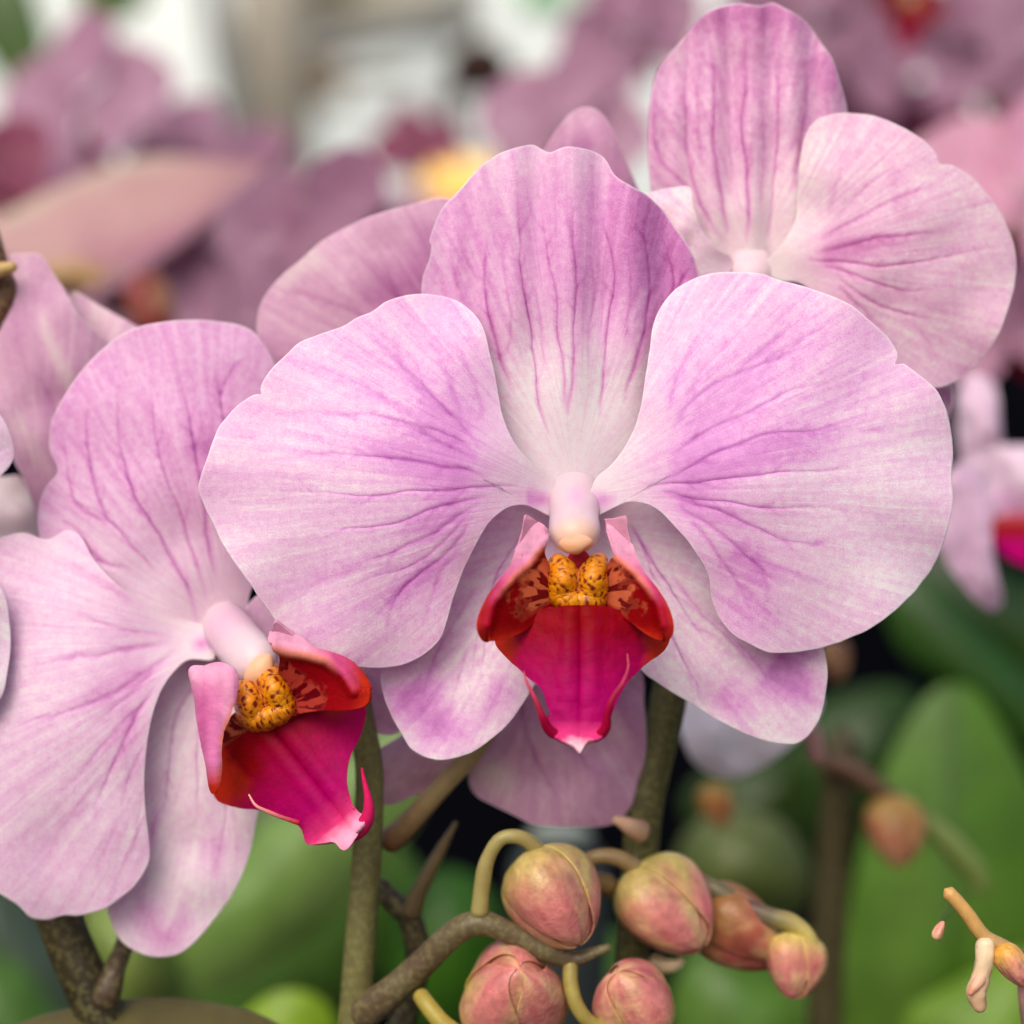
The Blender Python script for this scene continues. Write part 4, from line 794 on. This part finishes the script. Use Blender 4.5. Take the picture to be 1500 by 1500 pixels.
leaf('orchid_leaf', 'mid green leaf below the light slanting one, left of the thick stem', [(160, 1480), (260, 1440), (380, 1370), (480, 1290), (560, 1230), (620, 1300), (560, 1420), (440, 1500), (300, 1560), (180, 1560)], (400, 1420), (100, 1660), 1900, srgb(70, 112, 36), srgb(98, 140, 62), streak=.7, cup=40)
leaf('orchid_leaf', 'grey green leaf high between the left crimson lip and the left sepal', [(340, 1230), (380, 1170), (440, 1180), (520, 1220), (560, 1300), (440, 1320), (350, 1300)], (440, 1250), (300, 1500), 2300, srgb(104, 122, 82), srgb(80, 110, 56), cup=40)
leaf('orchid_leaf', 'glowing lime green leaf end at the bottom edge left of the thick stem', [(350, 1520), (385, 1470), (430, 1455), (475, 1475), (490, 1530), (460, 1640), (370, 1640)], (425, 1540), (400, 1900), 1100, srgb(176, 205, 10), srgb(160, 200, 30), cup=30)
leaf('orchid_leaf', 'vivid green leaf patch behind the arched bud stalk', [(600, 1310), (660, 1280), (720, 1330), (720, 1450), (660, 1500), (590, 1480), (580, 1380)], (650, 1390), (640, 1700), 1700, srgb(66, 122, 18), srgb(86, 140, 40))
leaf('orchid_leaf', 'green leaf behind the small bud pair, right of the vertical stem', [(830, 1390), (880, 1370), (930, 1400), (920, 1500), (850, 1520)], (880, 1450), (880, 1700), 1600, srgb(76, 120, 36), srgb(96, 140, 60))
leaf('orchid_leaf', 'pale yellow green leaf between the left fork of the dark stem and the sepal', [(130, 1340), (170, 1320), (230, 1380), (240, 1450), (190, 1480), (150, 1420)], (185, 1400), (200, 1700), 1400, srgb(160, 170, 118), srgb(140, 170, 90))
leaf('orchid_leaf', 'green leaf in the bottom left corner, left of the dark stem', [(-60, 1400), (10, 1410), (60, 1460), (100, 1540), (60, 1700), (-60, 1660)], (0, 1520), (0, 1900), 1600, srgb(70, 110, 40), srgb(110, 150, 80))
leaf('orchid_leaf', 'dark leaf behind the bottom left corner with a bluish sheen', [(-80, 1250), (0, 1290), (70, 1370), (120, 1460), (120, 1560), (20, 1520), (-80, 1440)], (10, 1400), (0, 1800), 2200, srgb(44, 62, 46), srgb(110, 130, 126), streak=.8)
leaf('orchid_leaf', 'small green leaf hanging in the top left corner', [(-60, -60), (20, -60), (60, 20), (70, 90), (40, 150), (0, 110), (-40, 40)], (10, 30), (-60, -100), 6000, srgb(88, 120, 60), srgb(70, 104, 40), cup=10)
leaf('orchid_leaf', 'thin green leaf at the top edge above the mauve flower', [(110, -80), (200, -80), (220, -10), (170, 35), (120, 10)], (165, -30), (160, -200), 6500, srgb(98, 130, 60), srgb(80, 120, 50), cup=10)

# blurred stake, pedicels and buds on the right
st = empty('plant_stake', P(1215, 1500, 1500), 'blurred brown wooden stake standing upright in front of the big green leaf', 'plant stake')
tube('stake', st, [(1236, 1060, 0), (1225, 1200, 0), (1215, 1350, 0), (1208, 1500, 0), (1200, 2000, 0), (1190, 2600, 0)], [24, 26, 27, 28, 28, 28], stemcol(srgb(78, 66, 36), srgb(58, 50, 28), .5, 2), M_STEM, D0=1400, n=16, m=60)
tube('clip', st, [(1205, 1128, -20), (1225, 1124, -34), (1250, 1128, -30)], [18, 20, 18], srgb(92, 66, 44), M_PED, D0=1400, n=16, m=20)
s6 = empty('flower_spike', P(1310, 1220, 1250), 'blurred spike with one coral bud hanging in front of the big green leaf', 'flower spike', SPG)
tube('stem', s6, [(1215, 1115, 30), (1260, 1135, 10), (1290, 1160, 0), (1330, 1185, 0), (1370, 1215, 0), (1410, 1255, 0), (1435, 1290, 0), (1425, 1310, 0)], [15, 16, 15, 12, 14, 20, 18, 10], lambda t, a: mixc(base_col(t, srgb(96, 66, 44)), srgb(122, 140, 70), (t-.4)*6), M_PED, D0=1250, n=16, m=80)
bud(s6, (1308, 1218, 0), (.15, .9, -.1), 50, 36, 1230, seed=23, bodycol=srgb(226, 120, 96), yel=srgb(176, 146, 66))
s7 = empty('orchid_bud', P(1050, 1180, 1300), 'blurred orange bud on the dark background below the white petal', 'flower bud')
bud(s7, (1048, 1182, 0), (.3, .8, 0), 34, 24, 1400, seed=25, bodycol=srgb(196, 110, 40), yel=srgb(150, 120, 50), sub=False)
s8 = empty('orchid_bud', P(1225, 980, 1300), 'blurred tan bud just outside the tip of the right sepal', 'flower bud')
bud(s8, (1222, 968, 0), (.1, .8, 0), 32, 22, 1400, seed=27, bodycol=srgb(136, 92, 70), yel=srgb(110, 80, 60), sub=False)

# --- reusable background flower: the front flower's real outlines, in metres around its centre
def proto_flower(mats):
    root = bpy.data.objects.new('orchid_flower', None); COL.objects.link(root); root.location = (0, -F0+.3, 0)
    root.location = tuple(P(842, 740, 0))
    kw = dict(res=(90, 26), cup=22, bowl=20, wob=14, branch=False, solid=.0006)
    petal('dorsal_sepal', root, A_D, (830, 430), (842, 712), lambda x, y, v, r: 45, [], mats[0], T0=.35, seed=3, **kw)
    petal('lateral_sepal', root, [(838, 775), (745, 755), (630, 870), (560, 975), (573, 1045), (606, 1100), (680, 1105), (742, 1062), (790, 990), (842, 870)], (720, 930), (842, 770), lambda x, y, v, r: 70, [], mats[0], T0=.3, seed=5, **kw)
    petal('lateral_sepal', root, [(850, 775), (950, 755), (1090, 820), (1195, 930), (1208, 1020), (1150, 1089), (1060, 1058), (940, 982), (870, 880)], (1010, 920), (845, 770), lambda x, y, v, r: 70, [], mats[0], T0=.3, seed=6, **kw)
    petal('petal', root, A_L, (600, 640), (838, 725), None, VA_L[:3]+VA_L[-5:-1], mats[0], T0=.25, seed=8, **kw)
    petal('petal', root, A_R, (1080, 640), (846, 725), None, VA_R[:3]+VA_R[-5:-1], mats[0], T0=.25, seed=9, **kw)
    tube('column', root, [(842, 700, 30), (841, 745, -22), (842, 800, -90)], [36, 37, 28], srgb(210, 176, 196), M_COLUMN, n=16, m=20)
    redc = lambda x, y, v: mixc(mixc(base_col(x, srgb(112, 0, 16)), srgb(196, 176, 140), gs(x, y, 847, 862, 30, 30)), srgb(120, 4, 50), (y-960)/80)
    sheet('lip', root, [(768, 760), (722, 862), (698, 915), (730, 945), (795, 1010), (812, 1080), (850, 1103), (888, 1080), (922, 993), (976, 938), (980, 890), (932, 812), (915, 760), (885, 800), (848, 830), (800, 800)], (848, 920), lambda x, y, v: -60-50*np.abs(x-848)/130-.25*(y-860), redc, M_LIP, res=(80, 24))
    return root
def copy_flower(src, loc, rot, scale, label):
    r = src.copy(); COL.objects.link(r); r.location = loc; r.rotation_euler = rot; r.scale = (scale,)*3
    r['label'] = label; r['category'] = 'flower'; r['group'] = 'blurred orchid flowers behind'
    for ch in src.children:
        c = ch.copy(); COL.objects.link(c); c.parent = r
    return r
def place(src, used, x, y, D0, rot, label, scale=1.0):
    loc = tuple(float(q) for q in P(x, y, D0)); rot = tuple(R(a) for a in rot)
    if src not in used:
        used.append(src); src.location = loc; src.rotation_euler = rot; src.scale = (scale,)*3
        tag(src, label, 'flower', 'blurred orchid flowers behind'); return src
    return copy_flower(src, loc, rot, scale, label)
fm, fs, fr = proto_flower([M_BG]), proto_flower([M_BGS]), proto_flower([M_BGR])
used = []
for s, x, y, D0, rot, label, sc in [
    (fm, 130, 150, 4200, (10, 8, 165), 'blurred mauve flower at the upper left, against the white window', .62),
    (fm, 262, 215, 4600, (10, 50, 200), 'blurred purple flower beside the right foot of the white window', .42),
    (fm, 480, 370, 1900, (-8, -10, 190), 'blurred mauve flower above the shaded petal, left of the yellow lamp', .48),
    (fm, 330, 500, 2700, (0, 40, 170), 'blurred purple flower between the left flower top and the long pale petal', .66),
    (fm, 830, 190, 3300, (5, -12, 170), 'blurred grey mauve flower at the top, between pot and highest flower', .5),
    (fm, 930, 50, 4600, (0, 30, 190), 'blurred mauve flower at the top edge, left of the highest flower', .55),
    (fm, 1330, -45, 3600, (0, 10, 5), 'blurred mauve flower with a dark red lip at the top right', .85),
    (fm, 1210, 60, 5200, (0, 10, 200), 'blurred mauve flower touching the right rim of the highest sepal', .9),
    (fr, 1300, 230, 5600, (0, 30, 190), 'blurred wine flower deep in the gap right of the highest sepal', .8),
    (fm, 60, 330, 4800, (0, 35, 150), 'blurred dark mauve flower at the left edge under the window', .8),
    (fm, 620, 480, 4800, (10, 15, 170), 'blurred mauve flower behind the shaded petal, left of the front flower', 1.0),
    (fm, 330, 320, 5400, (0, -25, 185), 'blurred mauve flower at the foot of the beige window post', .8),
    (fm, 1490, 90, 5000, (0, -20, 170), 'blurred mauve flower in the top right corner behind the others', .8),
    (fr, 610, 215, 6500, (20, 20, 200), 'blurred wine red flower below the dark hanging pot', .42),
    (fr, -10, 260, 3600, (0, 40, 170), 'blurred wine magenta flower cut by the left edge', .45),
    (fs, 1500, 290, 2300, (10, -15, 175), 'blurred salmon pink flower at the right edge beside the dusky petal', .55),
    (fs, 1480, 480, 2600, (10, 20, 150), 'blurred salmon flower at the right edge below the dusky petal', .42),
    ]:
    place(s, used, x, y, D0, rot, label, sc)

# long pale petal sweeping at the left, and other blurred custom shapes
root = empty('orchid_flower', P(60, 340, 1500), 'blurred pale pink flower at the left edge with one long cream rimmed petal', 'flower', 'blurred orchid flowers behind')
petal('petal', root, [(-60, 330), (0, 318), (80, 280), (160, 248), (240, 232), (320, 238), (390, 250), (400, 275), (340, 320), (250, 370), (160, 405), (60, 430), (-60, 420)], (170, 330), (420, 250), lambda x, y, v, r: -(y-330)*.5, [([(-40, 335), (160, 255), (330, 245)], 22, -.3), ([(100, 380), (250, 350), (380, 270)], 26, .3)], M_BEIGE, D0=2600, res=(140, 50), T0=.36, seed=51, label='long cream rimmed petal')
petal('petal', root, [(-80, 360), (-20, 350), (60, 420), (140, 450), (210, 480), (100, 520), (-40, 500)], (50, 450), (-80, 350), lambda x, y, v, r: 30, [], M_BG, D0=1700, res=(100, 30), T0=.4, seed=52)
st2 = empty('flower_spike', P(300, 340, 1300), 'blurred pink brown stem crossing diagonally below the long pale petal', 'flower spike', SPG)
tube('stem', st2, [(60, 480, 0), (150, 430, 0), (230, 380, 0), (310, 320, 0), (380, 260, 0), (430, 200, 0)], [14, 14, 13, 12, 11, 10], srgb(140, 96, 118), M_PED, D0=2300, n=14, m=50)
tube('branch', st2, [(170, 445, 20), (140, 415, 10), (100, 400, 0), (60, 410, 0)], [22, 24, 22, 14], srgb(176, 140, 96), M_PED, D0=2400, n=14, m=30)
bb = empty('orchid_bud', P(215, 440, 1800), 'blurred brick red bud above the top of the lower left flower', 'flower bud')
bud(bb, (220, 455, 0), (.3, .8, 0), 60, 34, 1800, seed=31, bodycol=srgb(124, 46, 44), yel=srgb(120, 50, 44), sub=False)
# white hanging petal below right sepal + pink pieces at the right edge
root = empty('orchid_flower', P(1090, 1060, 900), 'blurred white petalled flower mostly hidden below the right sepal of the front flower', 'flower', 'blurred orchid flowers behind')
petal('petal', root, [(1000, 1000), (1180, 1000), (1195, 1050), (1140, 1105), (1095, 1132), (1060, 1138), (1022, 1118), (1002, 1085), (992, 1040)], (1090, 1060), (1090, 960), lambda x, y, v, r: 0, [], M_WHITE, D0=800, res=(100, 36), T0=0, seed=55)
tube('stalk', root, [(1180, 1050, 0), (1192, 1085, 0), (1200, 1120, 0)], [14, 14, 12], srgb(176, 130, 124), M_PED, D0=850, n=14, m=24)
root = empty('orchid_flower', P(1480, 720, 900), 'blurred pale pink flower at the right edge with magenta lip, one petal hanging down', 'flower', 'blurred orchid flowers behind')
petal('dorsal_sepal', root, [(1412, 560), (1440, 555), (1458, 575), (1462, 640), (1470, 700), (1440, 720), (1415, 690), (1405, 620)], (1435, 640), (1450, 740), lambda x, y, v, r: 0, [], M_BGP, D0=1300, res=(100, 30), T0=.3, seed=56)
petal('petal', root, [(1420, 650), (1470, 655), (1530, 660), (1600, 700), (1580, 780), (1500, 770), (1440, 740)], (1500, 715), (1440, 700), lambda x, y, v, r: -20, [([(1450, 730), (1540, 750)], 24, .4)], M_BGP, D0=1300, res=(100, 30), T0=.2, seed=57)
petal('petal', root, [(1385, 700), (1420, 680), (1450, 730), (1450, 800), (1460, 850), (1468, 880), (1450, 895), (1420, 870), (1385, 820), (1370, 760)], (1415, 790), (1440, 690), lambda x, y, v, r: 10, [], M_BGP, D0=1000, res=(100, 30), T0=.42, seed=58, label='dusky pink petal hanging down')
sheet('lip', root, [(1455, 760), (1500, 750), (1560, 770), (1560, 830), (1500, 828), (1468, 810), (1450, 785)], (1505, 790), lambda x, y, v: -40, lambda x, y, v: mixc(mixc(base_col(x, srgb(160, 24, 24)), srgb(190, 0, 112), (y-780)/16), srgb(200, 90, 110), (768-y)/10), M_LIP, D0=1300, res=(80, 20))

# ================================================================== greenhouse behind
def quadbox(name, parent, x0, x1, y0, y1, D0, depth_m, col, mat=None):
    """axis aligned box whose front face spans the given photo px at depth D0"""
    a, b = P(x0, y0, D0), P(x1, y1, D0)
    X0, X1, Z1, Z0, Y0 = a[0], b[0], a[2], b[2], a[1]; Y1 = Y0+depth_m
    V = np.array([(X0, Y0, Z0), (X1, Y0, Z0), (X1, Y0, Z1), (X0, Y0, Z1), (X0, Y1, Z0), (X1, Y1, Z0), (X1, Y1, Z1), (X0, Y1, Z1)])
    F = np.array([(0, 1, 2, 3), (5, 4, 7, 6), (4, 0, 3, 7), (1, 5, 6, 2), (3, 2, 6, 7), (4, 5, 1, 0)])
    return mesh_obj(name, V, F, mat or M_PLAIN, parent, dict(col=base_col(V, col), px=V*1e3), smooth=False)
def bar(name, parent, p0, p1, w_, D0, col):
    return tube(name, parent, [(p0[0], p0[1], 0), ((p0[0]+p1[0])/2, (p0[1]+p1[1])/2, 0), (p1[0], p1[1], 0)], [w_, w_, w_], col, M_PLAIN, D0=D0, n=8, m=12, closed_tip=False)
FAR = 17000
gw = empty('greenhouse_wall', P(500, 100, FAR), 'pale blurred greenhouse wall with a beige post and grey roof bars at the top left', 'wall')
mw, tw, bw = nodes('daylit_pane'); bw.inputs['Base Color'].default_value = (.7, .72, .7, 1); bw.inputs['Emission Color'].default_value = (*srgb(240, 244, 238), 1); bw.inputs['Emission Strength'].default_value = .55
quadbox('pane', gw, -1200, 2800, -1200, 420, FAR+2500, .02, srgb(226, 224, 214), mw)
quadbox('post', gw, 340, 450, -900, 420, FAR, .1, srgb(206, 198, 182))
bar('roof_bar', gw, (300, -60), (345, 190), 18, FAR-300, srgb(128, 132, 130))
bar('roof_bar', gw, (450, 75), (700, 15), 22, FAR-500, srgb(140, 142, 140))
bar('roof_bar', gw, (440, 112), (600, 112), 8, FAR-700, srgb(110, 98, 84))
quadbox('panel_warm', gw, 450, 500, 90, 150, FAR+1000, .02, srgb(226, 186, 140))
quadbox('green_tinted_pane', gw, 760, 840, -40, 12, FAR+800, .02, srgb(120, 190, 130))  # green-tinted bit of the bright window, made as a flat board
quadbox('panel_beige', gw, 455, 680, -100, 60, FAR+1200, .02, srgb(190, 184, 166))
lampo = empty('hanging_lamp', P(665, 275, 9000), 'blurred warm yellow lamp glowing just left of the front flower top', 'lamp')
ml, tl, bl = nodes('lamp_glow'); bl.inputs['Base Color'].default_value = (*srgb(240, 190, 100), 1); bl.inputs['Emission Color'].default_value = (*srgb(246, 196, 96), 1); bl.inputs['Emission Strength'].default_value = .55
tube('lamp_shade', lampo, [(610, 272, 0), (660, 272, 0), (740, 272, 0)], [30, 38, 38], srgb(240, 190, 100), ml, D0=9000, n=24, m=24)
tube('cord', lampo, [(700, 240, 0), (700, 0, 0), (700, -400, 0)], [3, 3, 3], srgb(60, 50, 44), M_PLAIN, D0=9000, n=8, m=12)
hp = empty('hanging_pot', P(700, 90, 8000), 'blurred dark brown round pot hanging at the top beside the window', 'pot')
tube('pot', hp, [(700, 58, 0), (702, 90, 0), (700, 140, 0)], [44, 52, 42], srgb(58, 34, 24), M_PLAIN, D0=8000, n=20, m=20)
tube('hanger', hp, [(690, 60, 0), (686, 0, 0), (680, -300, 0)], [3, 3, 3], srgb(50, 36, 30), M_PLAIN, D0=8000, n=8, m=12)
tube('trailing_stem', hp, [(680, 110, 0), (655, 150, 0), (668, 200, 0), (690, 230, 0)], [16, 14, 14, 10], srgb(70, 30, 32), M_PLAIN, D0=8000, n=8, m=16)
# black sheet added to stand in for deep shade, as a curtain below
db = empty('shade_backdrop', P(750, 900, 6500), 'black plastic shade curtain hanging dark behind the leaves and stems', 'curtain')
nn = 120
xs = np.linspace(-2500, 4000, nn); V = []
for yy in np.linspace(330, 4200, 14):
    V.append(P(xs, np.full(nn, yy), 7500+60*np.sin(xs/70)+40*np.sin(xs/31+yy/900)))
V = np.vstack(V); i = np.arange(nn-1)
Q = np.vstack([np.stack([a*nn+i, a*nn+i+1, (a+1)*nn+i+1, (a+1)*nn+i], 1)[:, ::-1] for a in range(13)])
mesh_obj('sheet', V, Q, M_BLACK, db, dict(col=base_col(V, srgb(7, 8, 14)), px=V*1e3), solid=.002)
bar('rail', db, (-2500, 335), (4000, 335), 14, 7500, srgb(70, 56, 50))
pt = empty('plant_pot', P(820, 1300, 1500), 'blurred grey green pot rim in the dark behind the bud stalks', 'pot')
tube('pot_body', pt, [(820, 1215, 0), (820, 1300, 0), (820, 1600, 0)], [76, 72, 52], srgb(60, 66, 66), M_PLAIN, D0=1700, n=36, m=40)
tube('pot_rim', pt, [(820, 1205, 0), (820, 1222, 0), (820, 1238, 0)], [80, 82, 80], srgb(146, 156, 146), M_PLAIN, D0=1700, n=36, m=20)
# ground
V = np.array([(-60, -60, 0), (60, -60, 0), (60, 60, 0), (-60, 60, 0)], float)
g_ = mesh_obj('ground', V, np.array([(0, 1, 2, 3)]), M_PLAIN, None, dict(col=base_col(V, srgb(70, 68, 64)), px=V*50), smooth=False)
g_['kind'] = 'structure'
